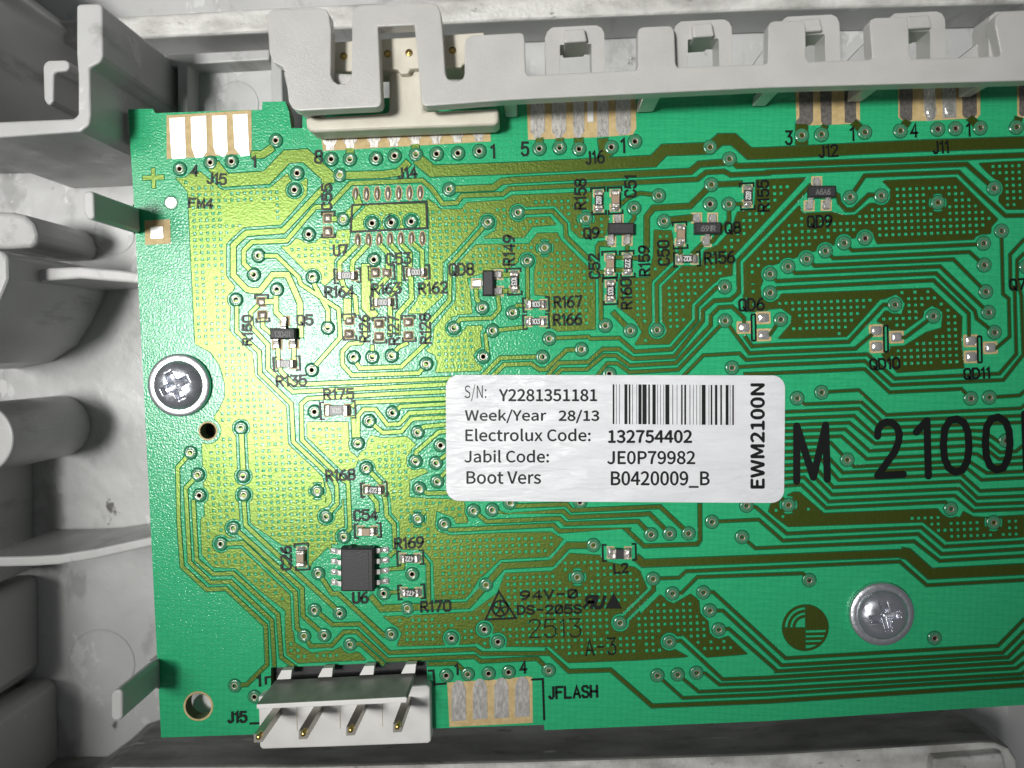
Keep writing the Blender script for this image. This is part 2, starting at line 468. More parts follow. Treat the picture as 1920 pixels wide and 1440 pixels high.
TRACES = """100 B00 640,520 730,632 1040,612 1190,455 1330,447 1500,603 1500,650
58 B00 1500,605 1590,597 1920,588 B01 110,572 185,495
60 B00 925,440 1010,438 1085,385
90 B01 250,470 360,563 A02 0,1262 1060,1208 1140,1125 1485,1112 1560,1045 1660,1045 1780,1152 A03 0,1148 1100,1095 1920,1068
95 A03 252,930 252,1090
80 A02 680,1040 690,1120 720,1180
70 A02 500,1035 503,1100
60 A02 357,1035 357,1100
60 A02 205,1035 205,1100
60 A01 705,1110 705,1190
60 A01 1193,1080 1200,1160
50 A03 430,940 400,1010
60 A03 640,915 725,993
60 A03 1050,905 992,983
60 A03 1510,880 1590,960
60 A03 1880,880 1862,955
40 A02 1630,1193 1690,1245 1920,1238 A03 1920,1163
50 A01 1450,1420 1780,1406 1840,1362 1920,1352 A02 1340,1285 1405,1230 1630,1215
35 B00 940,1330 868,1255 868,1160 930,1095 1190,1085 1405,832 1505,832 1670,655 1920,645 A01 1245,1352 1315,1410 A11 1400,88 1505,80 1545,28 1850,15 1900,-25 A02 60,1412 1390,1345 1455,1293 1590,1285 1640,1312 1920,1298 A03 0,1292 1490,1232 1693,1413
30 A13 615,40 A03 725,1318 1430,1290 A13 1590,5 1780,178 1920,175
42 A02 1495,1385 1725,1375
45 B00 1500,655 1165,1010 885,1030 790,1120 790,1345 890,1450 B10 930,20 990,20 B00 1085,1340 1195,1340 1245,1450 B10 1290,115 1295,370
32 A11 20,478 155,480 320,640 335,690 620,880 632,1090 430,1320
35 A11 425,640 440,700 540,885 540,1018
40 B10 1110,20 1110,180 1170,245
40 B10 1000,105 1110,97
32 B10 815,90 815,325 985,480 990,640 1225,870 1240,1155 1545,1440 A21 605,760 608,900 527,993
32 B10 975,130 920,185 925,290 1050,425 1050,605 1235,778 B11 0,747 480,722 760,715 900,575 1105,568 1165,612 1215,610 1370,465 1480,460
32 B10 1010,220 1010,290 1085,350
32 B10 1125,420 1125,550
32 B10 1245,420 1245,540
32 B10 1140,580 1145,625 1245,725 B11 0,697 500,678 730,668 870,525 1185,515
30 B11 500,868 125,888 75,935
32 B11 480,775 0,797 B10 1345,830 1300,870 1305,1140 1610,1440 A21 690,740 705,1085 660,1145
32 B10 1680,890 1710,858 B11 0,850 500,828
32 B10 1690,525 1740,602 B11 130,590 A11 1290,1120 1295,985 1450,815 1455,545 1738,228
32 A11 1277,1290 1220,1358 720,1375 648,1295 648,1195 700,1140 790,1130 820,1080 815,940
30 A11 873,1238 872,1150
30 A11 1018,1228 1070,1165 1140,1130
35 A11 640,650 660,720 745,790 755,920
60 A11 685,800 685,960
70 A11 825,540 825,860 895,935
35 A11 1005,850 1005,1080
40 A11 985,640 905,730 900,800
35 A11 1007,390 1075,465 1075,690 1005,775
35 A11 925,390 985,455 990,600
35 A11 1088,390 1155,460 1155,560
35 A11 1170,380 1245,445 1248,570
35 A11 765,390 625,530 628,600
35 A11 845,390 725,520 720,600
38 A11 1160,630 1168,800 1065,915 1065,1070
40 A11 560,200 655,205
55 A11 655,205 770,90 750,30
32 A12 45,155 305,143 400,245 405,335 610,535 625,600 690,605
32 A12 665,640 668,950 700,1002
45 A12 1010,410 1010,185 1060,120 1335,105 1495,-55
32 A12 900,495 1000,500 1010,400
50 A12 1140,215 1380,190
30 B02 665,815 668,930 545,1090 500,1095
36 B02 490,1090 395,1185
28 A12 1625,92 1740,90
30 A12 1262,400 1262,480
30 A12 915,122 915,200 870,260
30 B02 140,745 0,728 B01 1830,765 1780,810
32 B02 1440,720 1485,745 1495,800 1545,855 1600,852 1715,742 1810,745
30 B02 1280,665 735,1235 740,1440 A12 1700,755 1640,808 1515,815 1430,890 1430,965 1218,1235 905,1250 800,1178 680,1178 570,1275 350,1282 270,1375
28 A12 1595,712 1535,715 1385,860 1385,965 1195,1180 920,1197 805,1095 590,1100 570,1085 280,1098
28 B12 780,270 780,225 690,140 590,147 530,210 530,280 268,562 A12 880,1302 780,1227 690,1225 560,1330 370,1332 300,1400
26 A12 1598,965 1245,1332 880,1352 790,1285 715,1285 620,1400
40 A12 887,1040 755,900
30 A12 1088,1035 1085,690 1230,550
30 A12 740,378 655,385 640,410 640,490
30 A12 770,490 860,492
30 A12 755,585 850,585
34 A12 650,390 735,395
30 A12 115,517 118,810
30 A12 5,905 40,850 110,850
30 A11 1775,1040 A12 110,1012
30 A11 1720,1060 1735,1210
30 A11 1485,1020 1530,955 1770,945 1825,880 1812,760
34 A11 1650,710 1655,800 1697,868
40 A11 1820,620 1920,620
40 A11 1820,745 1920,740
28 A12 865,380 862,470
32 A21 765,445 765,240 805,190 895,190 985,305 1075,300 1150,218 1440,203
32 A21 850,278 950,365 1090,357 1170,262 1440,248
32 A21 1213,362 1260,320 1440,303
32 A21 1440,352 1370,360 1200,510 1197,578
36 A21 730,240 738,400
30 A21 1350,592 1440,520
30 A21 1360,730 1440,640
32 A21 1225,783 1285,820 1470,815
34 A21 960,830 972,890 978,985 1035,1050 1042,1230
34 A21 855,830 905,890 908,960
34 A21 828,632 940,745
32 A21 1000,1290 1050,1245
32 B21 285,575 330,630 335,930
30 B21 40,668 140,660 145,600
28 B21 10,845 120,838
50 B21 0,960 630,940 765,790 890,645 1255,625 1380,490 1575,490
45 A31 860,150 940,248 1135,240
32 A21 1772,943 1870,975 B21 870,253 1345,235 1390,280 1920,258 A22 1030,972 1182,1122
32 A21 1905,890 B21 990,195 1370,182 1410,228 A22 1110,920 1323,1120
32 A21 1632,950 B21 770,312 1315,288 1360,330 1900,310 A22 945,1030 1043,1128
32 A21 1412,1050 B21 500,375 1270,338 1315,383 1820,362 A22 850,1085 990,1215 1390,1200 1410,1170 1408,900
40 A20 1808,330 1825,690
32 A20 1430,515 1332,625 B20 380,300 405,650 590,822 735,815 1032,1092 1042,1385 985,1440 A30 1850,815 1762,822
32 A20 1485,680 1392,780 B20 462,615 620,768 768,762 1078,1055 1098,1400
32 B20 490,150 515,600 640,705 790,700 1125,1010 1150,1330 1250,1405
34 B20 705,480 860,472 1255,845 1268,1110 1325,1165
34 B20 790,355 1305,815 1312,1020 1470,1160
34 B20 865,110 882,340 1585,990
34 B20 1430,700 1530,852 1575,852 1920,1165 A31 1015,435
32 B20 1405,975 1535,1085 1735,1080 A31 1000,575 1640,548 B21 730,1303 1225,1300 A32 265,567 425,715 740,705 1050,975 1920,940 A33 1920,818
32 A31 362,448 410,525 565,522 660,420 755,418 985,630 1640,605 1685,640 A32 0,628 190,620 275,707
32 A31 707,512 785,510 960,665
32 A31 1290,660 1500,655 1588,735
24 B22 475,840 550,842 1092,1337 C2 1725,1243 1920,1045
24 B22 520,980 620,980 1062,1390 C2 1760,1295 1920,1135
24 B22 590,1125 665,1115 1020,1425 A33 60,715 1800,610 1920,490
24 A32 1180,492 1265,485 1580,775 A33 0,762 1830,650 1920,575
22 A32 1383,725 1450,730 1555,815 A33 0,802 1860,692 1920,650
22 A32 1242,738 1400,868 A33 0,848 1900,735 1920,720
22 A32 1090,745 1280,915 A33 0,888 1920,767
32 A32 810,350 1062,105 1058,20
24 B22 98,740 292,733 345,685 C2 0,657 988,612 1190,790 1920,750
24 B22 243,848 310,848 430,728 1220,700 1265,745
62 A22 930,1300 985,1345 C2 0,590 1040,548
85 C2 1000,545 1050,555 1215,703 1920,668
24 B22 768,430 865,512 C2 0,508 1095,460 1285,607 1920,570
24 B22 543,313 890,297 1070,455 C2 1125,405 1300,555 1920,517
24 B22 800,190 870,205 1100,402 C2 1150,355 1320,500 1920,465
22 A23 400,62 680,45 885,232 1895,182 1920,160
22 A23 218,107 275,152 700,135 850,275 1920,237
22 A23 110,210 680,185 840,330 1920,287
22 A23 110,262 645,238 800,383 1530,350 1610,352 1730,432 1783,425
22 A23 110,310 610,290 800,447 1540,405 1620,415 1740,513 1860,505 1920,455
22 A23 110,355 580,340 760,502 1560,460 1610,467 1730,562 1920,547
22 A23 110,407 550,392 740,562 1530,522 1570,527 1690,610 1920,597
22 A23 110,455 430,445 470,440 593,568
22 A23 593,568 645,620 1500,575 1640,668 1920,655
22 A23 110,510 400,495 560,665 1480,622 1600,720 1920,703
22 A23 110,560 380,545 530,720 1450,677 1590,802 1920,787
22 A23 110,612 330,600 490,775 1440,730 1570,855 1920,840
22 A23 110,662 300,650 480,830 1430,785 1560,905 1920,890
22 A23 110,712 270,700 455,882 1400,837 1540,952 1920,937
22 A23 110,765 250,755 435,930 1330,885 1370,935
26 A13 570,383 630,438 1615,390
26 A13 430,443 490,497 1510,450 1620,548
26 A13 290,503 350,553 1390,505 1632,748
26 A13 150,560 205,608 1290,558 1652,903
26 A13 15,615 65,668 1260,610 1550,890 1565,950 1697,1053
26 A13 15,757 70,722 1240,662 1505,912 1508,1100
24 A13 1750,293 1762,765 1805,800 1812,1085 1700,1180
24 A13 1920,355 1815,470 1818,700 1850,745 1862,1215 C1 1735,642 950,680 745,497 0,530 B12 795,540 745,490 475,505 310,675
24 A13 1920,460 1868,512 1868,650 C1 1900,60 1915,500 1765,690 925,728 725,548 0,580 B12 692,595
24 C1 1520,825 1450,757 910,782 725,608 0,640 B12 780,645
24 C1 1658,820 1890,805 1920,775
26 C1 950,128 865,125 605,403 0,428 B12 840,437 785,360
26 C1 800,330 655,455 0,482 B12 820,490 637,240
26 C1 960,375 1030,370 1237,215
26 B12 970,355 1053,238"""

POURS = """B00 345,600 430,610 480,570 545,570 700,700 1060,690 1190,585 1270,560 1345,630 1340,740 1150,965 870,985 735,1110 735,1345 800,1430 B10 770,60 760,320 930,470 950,650 1190,870 1200,1160 1460,1420 1490,1600 1480,1620 A21 520,720 600,900 660,860 690,1080 740,1130 720,1190 560,1250 B20 1500,500 1380,620 1365,660 1250,490 1160,490 930,330 830,340 1290,800 1240,830 1235,1120 1250,1220 1380,1300 1560,1270 1600,1250 1740,1300 1830,1400 1830,1440 1300,1440 1180,1320 1180,980 780,660 640,655 590,600 555,560 545,300 580,260 A20 1535,960 1515,450 1640,380 1605,245 PX 410,770 422,745 422,720 412,685 395,660 366,645 360,520 352,360 340,345
A11 725,100 1270,85 1275,270 720,290
A11 190,410 300,350 440,385 480,345 600,345 610,290 710,280 690,440 585,520 585,640 520,700 440,650 340,560
B01 325,770 440,850 580,850 620,800 900,782 960,745 1560,720 1560,860 1690,900 1660,1060 1470,1065 1400,1000 1330,960 1240,900 1290,965 1110,980 1050,1060 740,1068 850,1000 720,980 440,1250 440,1440 B11 440,60 300,190 180,190 250,80 B01 335,1300 340,900
B01 690,1115 1085,1110 1150,1030 1300,1025 1325,1080 1530,1285 1585,1350 1585,1440 B11 1585,310 1300,325 1235,285 1230,60 1130,50 B01 1125,1330 1140,1230 1000,1250 930,1290 730,1330 620,1370 640,1440 B11 660,190 500,215 540,330 610,310 620,285 738,282 735,440 665,500 740,600 730,620 385,632 405,570 380,500 305,465 370,420 375,300 540,90 B01 540,1320 560,1250
A21 385,285 715,285 725,380 690,440 700,500 770,560 745,620 700,650 640,645 385,400
A21 860,385 940,405 1130,395 1205,460 1130,540 1130,620 1270,640 1290,660 1150,720 1150,850 1470,865 1560,880 1590,1040 1500,1045 1480,1000 1350,950 1345,1080 B21 490,405 1250,390 1345,440 1245,575 870,595 700,760 620,890 380,905 370,620 300,570 290,520 110,520 A21 1075,1200 1075,1060 1000,980 990,860 980,740 870,650 760,560
B21 0,1025 230,1015 660,990 850,850 910,700 1260,685 1390,550 1620,565 1640,610 A22 920,1375 985,1425 B22 0,690 60,830 -10,890 0,1010 150,860 250,930 380,855 440,900 450,1000 510,1060 520,1150 590,1195 660,1170 805,1305 500,1330 320,1160 260,1270 360,1325 B21 1920,1350 1380,1370 1240,1250 940,1248 760,1262 700,1222 580,1250 430,1240 100,1245 A31 1060,515 1095,430 1060,390 950,300 1080,310
B02 870,630 1245,612 700,1200 690,1345 600,1360 A12 1370,860 1365,950 1180,1140 920,1145 975,1050 920,960 790,860 800,650 1020,640 1060,480 1065,285 1195,290 1220,440 1225,540 1420,560 1440,440 1540,400 1640,290 1690,150 B02 860,850
B02 1195,820 1220,880 1440,870 1530,895 1620,885 1720,805 1860,800 1880,700 1820,640 A03 870,1355 1410,1330 A13 1725,205 1675,260 1670,310 1560,330 1540,362 815,388 780,300 0,560 B12 890,30 870,100 780,60 760,-40 B02 760,1270
B12 770,-20 890,-20 920,60 970,110 1040,80 1060,45 C1 1225,0 1455,215 1450,420 1470,600 970,635 880,540 850,490 910,480 920,440 1020,435 1190,330 1300,300 1310,180 1230,130 1170,170 1160,220 1020,320 920,320 905,290 815,250 880,170 1000,200 1030,120 960,45 880,80 840,85 590,365 75,380 170,270 180,210 100,150 0,160 B12 960,165 840,180 780,170
A03 1580,1225 1920,1205 1920,1440 A13 1920,130 1785,130 1730,70 1740,-20 A03 1700,1340 1640,1290
C2 190,90 235,90 420,250 1270,215 1310,260 1440,280 1465,235 1540,275 1620,280 1920,262 1920,430 1340,460 1160,315 150,350 0,240 20,180"""

# outline of the board (photograph pixels), then its slots and holes
OUTLINE = [(240, 205), (270, 204), (287, 204), (291, 212), (470, 206), (491, 206), (492, 191), (535, 190), (542, 210),
           (546, 240), (567, 240), (567, 190), (1103, 168), (1103, 249), (1113, 249), (1113, 168), (1565, 140), (1567, 226),
           (1578, 226), (1576, 140), (1714, 135), (1715, 220), (1726, 220), (1725, 135), (2010, 125),
           (2010, 1316), (1440, 1352), (1021, 1369), (1020, 1359), (809, 1366), (302, 1383), (268, 700), (251, 380)]
HOLES = [circ(372, 1324, 24, 40), circ(390, 808, 15, 28), circ(339, 722, 30, 24), circ(1650, 1149, 30, 24),
         [(508, 1252), (800, 1239), (801, 1282), (508, 1292)], [(672, 260), (685, 260), (685, 270), (672, 270)]]
SCREWS = [(339, 722), (1650, 1149)]

# surface-mounted parts: x, y, turned, mark, legend
RESISTORS = [(1122, 377, 90, '682', 'R158'), (1401, 368, 90, '682', 'R155'), (1288, 486, 180, '102', 'R156'),
             (1176, 495, 90, '272', 'R159'), (1144, 546, 90, '103', 'R160'), (964, 528, 90, '103', 'R149'),
             (1005, 571, 0, '103', 'R167'), (1005, 603, 0, '103', 'R166'), (651, 517, 0, '000', 'R164'),
             (719, 567, 0, '000', 'R163'), (781, 511, 0, '000', 'R162'), (537, 682, 0, '472', 'R135'),
             (701, 918, 0, '472', 'R168'), (769, 1046, 180, '472', 'R169'), (771, 1110, 180, '472', 'R170')]
CAPS = [(1153, 376, 90, 'C51'), (1275, 441, 90, 'C50'), (1143, 496, 90, 'C52'), (689, 995, 0, 'C54'), (566, 1044, 90, 'C26')]
# body x, y, turned (lead 'single' side up when 0), mark, legend, leads
SOTS = [(535, 626, 0, '1304R', 'Q5', [(534, 602), (520, 646), (551, 645)]),
        (1163, 431, 0, '', 'Q9', [(1159, 410), (1145, 453), (1176, 451)]),
        (1324, 430, 0, '69IR', 'Q8', [(1306, 409), (1336, 409), (1324, 453)]),
        (1537, 362, 0, 'A6A6', 'QD9', [(1531, 341), (1517, 386), (1549, 385)]),
        (916, 532, 90, '', 'QD8', [(893, 532), (934, 515), (935, 546)])]
# bare solder lands without a part: x, y, w, h, material
LANDS = [(615, 409, 17, 17, 'dullsolder'), (615, 434, 17, 17, 'dullsolder'), (490, 566, 17, 16, 'dullsolder'), (492, 591, 17, 16, 'dullsolder'),
         (704, 511, 16, 17, 'dullsolder'), (726, 511, 16, 17, 'dullsolder'), (655, 601, 17, 15, 'dullsolder'), (655, 626, 17, 15, 'dullsolder'),
         (711, 607, 17, 15, 'dullsolder'), (711, 631, 17, 15, 'dullsolder'), (766, 604, 17, 15, 'dullsolder'), (766, 629, 17, 15, 'dullsolder'),
         (1395, 614, 22, 18, 'solder'), (1431, 596, 22, 18, 'solder'), (1432, 628, 22, 18, 'solder'),
         (1643, 620, 22, 18, 'solder'), (1644, 650, 22, 18, 'solder'), (1681, 632, 22, 18, 'solder'),
         (1820, 639, 22, 18, 'solder'), (1821, 669, 22, 18, 'solder'), (1857, 652, 22, 18, 'solder')]
U7TOP = [(667 + 20.2 * k, 364 - 0.5 * k) for k in range(7)]
U7BOT = [(671 + 20.2 * k, 451 - 0.7 * k) for k in range(7)]

BOARD = thing('circuit_board', P(1000, 800, 0), 'green printed circuit board with olive copper tracks screwed into the grey housing', 'circuit board')

_T = []
for line in TRACES.split('\n'):
    w, rest = line.split(' ', 1)
    _T.append((float(w) / 4, parse(rest)))
_V = [p for line in VIAS.split('\n') for p in parse(line)]

# ---------------- substrate
def inside(poly, x, y):
    c = False
    for i in range(len(poly)):
        (x0, y0), (x1, y1) = poly[i - 1], poly[i]
        if (y0 > y) != (y1 > y) and x < (x1 - x0) * (y - y0) / (y1 - y0) + x0: c = not c
    return c

def substrate():
    loops = [OUTLINE] + HOLES + [circ(x, y, 4.0, 10) for x, y in _V]
    pts, edges, ring = [], [], []
    for k, lp in enumerate(loops):
        b = len(pts)
        for i, q in enumerate(lp):
            pts.append(Vector(q)); ring.append(k)
            edges.append((b + i, b + (i + 1) % len(lp)))
    v, e, f, ov, oe, of = delaunay_2d_cdt(pts, edges, [], 0, 1e-4, True)
    mb = MB()
    rg = [ring[o[0]] if o else 0 for o in ov]
    top = [mb.vert(P(q.x, q.y, 0)) for q in v]
    bot = [mb.vert((mb.v[i][0], mb.v[i][1], -0.16)) for i in top]
    for t in f:
        rs = {rg[i] for i in t}
        if len(rs) == 1 and 0 not in rs: continue
        cx = sum(v[i].x for i in t) / 3; cy = sum(v[i].y for i in t) / 3
        if not inside(OUTLINE, cx, cy): continue
        if any(inside(h, cx, cy) for h in HOLES): continue
        mb.face([top[i] for i in t], 'mask')
        mb.face([bot[i] for i in t][::-1], 'mask')
    for k, lp in enumerate(loops[:1 + len(HOLES)]):
        a = [mb.vert(P(x, y, 0)) for x, y in lp]
        b = [mb.vert((mb.v[i][0], mb.v[i][1], -0.16)) for i in a]
        for i in range(len(a)):
            j = (i + 1) % len(a)
            mb.face((a[i], a[j], b[j], b[i]), 'boardedge')
    mb.build('substrate', BOARD, recalc=False)
substrate()

# ---------------- copper fills: distance field, contour, triangulation
def sd_poly(X, Y, poly):
    d = np.full(X.shape, 1e9); ins = np.zeros(X.shape, bool)
    for i in range(len(poly)):
        (x0, y0), (x1, y1) = poly[i - 1], poly[i]
        ex, ey = x1 - x0, y1 - y0
        L2 = ex * ex + ey * ey
        if L2 < 1e-9: continue
        t = np.clip(((X - x0) * ex + (Y - y0) * ey) / L2, 0, 1)
        d = np.minimum(d, (X - x0 - t * ex) ** 2 + (Y - y0 - t * ey) ** 2)
        if y0 != y1:
            c = ((y0 > Y) != (y1 > Y)) & (X < (x1 - x0) * (Y - y0) / (y1 - y0) + x0)
            ins ^= c
    d = np.sqrt(d)
    return np.where(ins, d, -d)

CHIPBOX = [(x, y, 46, 26) if a in (0, 180) else (x, y, 26, 46) for x, y, a, *_ in RESISTORS + CAPS]
CHIPBOX += [(633, 769, 64, 32), (1161, 1036, 60, 32), (675, 1062, 108, 84)]
CHIPBOX += [(lx, ly, 24, 24) for s in SOTS for lx, ly in s[5]] + [(s[0], s[1], 34, 34) for s in SOTS]
CHIPBOX += [(x, y, w + 8, h + 8) for x, y, w, h, _ in LANDS]
CHIPBOX += [(x, y, 17, 34) for x, y in U7TOP + U7BOT]

TAB = {1: [('L', 'B')], 2: [('B', 'R')], 3: [('L', 'R')], 4: [('R', 'T')], 5: [('L', 'B'), ('R', 'T')], 6: [('B', 'T')], 7: [('L', 'T')],
       8: [('T', 'L')], 9: [('T', 'B')], 10: [('B', 'R'), ('T', 'L')], 11: [('T', 'R')], 12: [('R', 'L')], 13: [('R', 'B')], 14: [('B', 'L')]}

def rdp(p, tol):
    if len(p) < 3: return p
    a, b = p[0], p[-1]
    dx, dy = b[0] - a[0], b[1] - a[1]
    L = math.hypot(dx, dy)
    best, bi = -1, 0
    for i in range(1, len(p) - 1):
        d = abs((p[i][0] - a[0]) * dy - (p[i][1] - a[1]) * dx) / L if L > 1e-6 else math.hypot(p[i][0] - a[0], p[i][1] - a[1])
        if d > best: best, bi = d, i
    if best < tol: return [a, b]
    return rdp(p[:bi + 1], tol)[:-1] + rdp(p[bi:], tol)

def contours(D, ox, oy):
    ins = (D > 0).astype(int)
    idx = ins[:-1, :-1] + 2 * ins[:-1, 1:] + 4 * ins[1:, 1:] + 8 * ins[1:, :-1]
    nxt = {}
    js, is_ = np.nonzero((idx > 0) & (idx < 15))
    for j, i in zip(js.tolist(), is_.tolist()):
        e = {'B': (0, i, j), 'R': (1, i + 1, j), 'T': (0, i, j + 1), 'L': (1, i, j)}
        for a, b in TAB[int(idx[j, i])]: nxt[e[a]] = e[b]
    def pt(k):
        o, i, j = k
        a = D[j, i]
        if o == 0:
            b = D[j, i + 1]; return (ox + i + a / (a - b), oy + j)
        b = D[j + 1, i]; return (ox + i, oy + j + a / (a - b))
    loops = []
    while nxt:
        s = next(iter(nxt)); lp = [s]; k = nxt.pop(s)
        while k != s and k in nxt:
            lp.append(k); k = nxt.pop(k)
        q = [pt(k) for k in lp]
        if len(q) < 8: continue
        h = len(q) // 2
        q = rdp(q[:h + 1], 0.22)[:-1] + rdp(q[h:] + [q[0]], 0.22)[:-1]
        ar = abs(sum(q[i - 1][0] * q[i][1] - q[i][0] * q[i - 1][1] for i in range(len(q)))) / 2
        if len(q) >= 3 and ar > 14: loops.append(q)
    return loops

E1, E2, O0 = (12.1, -0.43), (0.55, 12.1), (827.5, 1015.5)
NOSQ = [(360, 275, 560, 345), (420, 380, 520, 420), (392, 445, 400, 600), (820, 1160, 980, 1172), (640, 1220, 760, 1245), (1470, 955, 1700, 985), (530, 300, 580, 420)]

def pour(poly, k):
    xs, ys = [p[0] for p in poly], [p[1] for p in poly]
    x0, y0, x1, y1 = int(min(xs)) - 3, int(min(ys)) - 3, int(max(xs)) + 4, int(max(ys)) + 4
    x1 = min(x1, 1960)
    X, Y = np.meshgrid(np.arange(x0, x1 + 1, dtype=float), np.arange(y0, y1 + 1, dtype=float))
    D = sd_poly(X, Y, poly)
    def win(ax, ay, bx, by):
        i0, i1 = max(0, int(ax - x0)), min(D.shape[1], int(bx - x0) + 2)
        j0, j1 = max(0, int(ay - y0)), min(D.shape[0], int(by - y0) + 2)
        return (slice(j0, j1), slice(i0, i1)) if i1 > i0 and j1 > j0 else None
    def cut(w, dist):
        D[w] = np.minimum(D[w], dist)
    for w_, pts in _T:
        r = w_ / 2 + 6.2
        for a, b in zip(pts, pts[1:]):
            s = win(min(a[0], b[0]) - r - 9, min(a[1], b[1]) - r - 9, max(a[0], b[0]) + r + 9, max(a[1], b[1]) + r + 9)
            if s is None: continue
            ex, ey = b[0] - a[0], b[1] - a[1]
            t = np.clip(((X[s] - a[0]) * ex + (Y[s] - a[1]) * ey) / max(1e-9, ex * ex + ey * ey), 0, 1)
            cut(s, np.hypot(X[s] - a[0] - t * ex, Y[s] - a[1] - t * ey) - r)
    for x, y in _V:
        s = win(x - 30, y - 30, x + 30, y + 30)
        if s:
            d_ = np.hypot(X[s] - x, Y[s] - y) - 17.5
            if any(abs(x - a) + abs(y - b) < 3 for a, b in THERMAL):        # spoked joints
                u_, v_ = (X[s] - x + Y[s] - y) * 0.707, (X[s] - x - Y[s] + y) * 0.707
                d_ = np.maximum(d_, 3.2 - np.minimum(np.abs(u_), np.abs(v_)))
            cut(s, d_)
    for x, y, r in [(339, 722, 81), (390, 808, 25), (1650, 1149, 70)]:
        s = win(x - r - 9, y - r - 9, x + r + 9, y + r + 9)
        if s: cut(s, np.hypot(X[s] - x, Y[s] - y) - r)
    for x, y, w, h in CHIPBOX:
        s = win(x - w / 2 - 9, y - h / 2 - 9, x + w / 2 + 9, y + h / 2 + 9)
        if s:
            qx, qy = np.abs(X[s] - x) - w / 2, np.abs(Y[s] - y) - h / 2
            cut(s, np.hypot(np.maximum(qx, 0), np.maximum(qy, 0)) + np.minimum(np.maximum(qx, qy), 0))
    slot = [(500, 1246), (806, 1232), (810, 1300), (500, 1310)]
    if y1 > 1230 and x0 < 810: D = np.minimum(D, -sd_poly(X, Y, slot))
    D[0, :] = D[-1, :] = -1; D[:, 0] = D[:, -1] = -1
    loops = contours(D, x0, y0)
    pts, edges, tagv = [], [], []
    nl = len(loops)
    allr = list(loops)
    rnd = random.Random(k)
    # the small square openings etched in rows
    det = E1[0] * E2[1] - E1[1] * E2[0]
    c = [((x - O0[0]) * E2[1] - (y - O0[1]) * E2[0], -(x - O0[0]) * E1[1] + (y - O0[1]) * E1[0]) for x, y in ((x0, y0), (x1, y0), (x0, y1), (x1, y1))]
    us, vs = [a / det for a, _ in c], [b / det for _, b in c]
    for u in range(int(min(us)) - 1, int(max(us)) + 2):
        for v in range(int(min(vs)) - 1, int(max(vs)) + 2):
            x, y = O0[0] + u * E1[0] + v * E2[0], O0[1] + u * E1[1] + v * E2[1]
            i, j = int(round(x - x0)), int(round(y - y0))
            if not (0 <= i < D.shape[1] and 0 <= j < D.shape[0]) or D[j, i] < 6.5: continue
            if any(a <= x <= cc and b <= y <= d for a, b, cc, d in NOSQ): continue
            if 846 < x < 1462 and 714 < y < 932: continue
            if rnd.random() < 0.03: continue
            s = 3.05 + rnd.uniform(-0.3, 0.2)
            allr.append([(x + a * s, y + b * s) for a, b in ((-1, -1), (1, -1), (1, 1), (-1, 1))])
    for n_, lp in enumerate(allr):
        b = len(pts)
        for i, q in enumerate(lp):
            pts.append(Vector(q)); tagv.append(n_)
            edges.append((b + i, b + (i + 1) % len(lp)))
    if not pts: return
    v, e, f, ov, oe, of = delaunay_2d_cdt(pts, edges, [], 0, 1e-4, True)
    tg = [tagv[o[0]] if o else -1 for o in ov]
    h = 1.15 + 0.01 * k
    mb = MB()
    top = [mb.vert(P(q.x, q.y, Z(h))) for q in v]
    for t in f:
        a = {tg[i] for i in t}
        if len(a) == 1 and min(a) >= nl: continue
        cx = sum(v[i].x for i in t) / 3 - x0; cy = sum(v[i].y for i in t) / 3 - y0
        i, j = int(cx), int(cy)
        if not (0 <= i < D.shape[1] - 1 and 0 <= j < D.shape[0] - 1): continue
        fx, fy = cx - i, cy - j
        dv = (D[j, i] * (1 - fx) + D[j, i + 1] * fx) * (1 - fy) + (D[j + 1, i] * (1 - fx) + D[j + 1, i + 1] * fx) * fy
        if dv <= 0: continue
        mb.face([top[i] for i in t], 'copper')
    for n_, lp in enumerate(allr):
        m = len(lp)
        if n_ < nl:
            tv = [mb.vert(P(x, y, Z(h))) for x, y in lp]
            lo = []
            for i in range(m):
                t = Vector(lp[(i + 1) % m]) - Vector(lp[i - 1])
                t = t.normalized() if t.length > 1e-6 else Vector((1, 0))
                # the inside lies to the right of the direction of travel in this frame
                q = Vector(lp[i]) + Vector((-t.y, t.x)) * 1.4 * SGN
                lo.append(mb.vert(P(q.x, q.y, 0.0)))
        else:
            cx = sum(q[0] for q in lp) / 4; cy = sum(q[1] for q in lp) / 4
            tv = [mb.vert(P(x, y, Z(h))) for x, y in lp]
            lo = [mb.vert(P(cx + (x - cx) * 0.8, cy + (y - cy) * 0.8, 0.0004)) for x, y in lp]
        for i in range(m):
            mb.face((tv[i], tv[(i + 1) % m], lo[(i + 1) % m], lo[i]), 'maskedge')
    o = mb.build('copper_pour', BOARD, recalc=False)
SGN = 1.0
THERMAL = parse('A21 1213,1010 460,803 A32 490,8 A13 1272,80 A23 152,907 1690,1038 A12 553,200 245,420')
_pl = [parse(l) for l in POURS.split('\n')]
for k, poly in enumerate(_pl): pour(poly, k)

# ---------------- tracks
for k, (w, pts) in enumerate(_T):
    mb = MB()
    ribbon(mb, pts, w - 1.4, 1.5 + 0.003 * k, ext=0)
    mb.build('copper_track', BOARD, recalc=False)

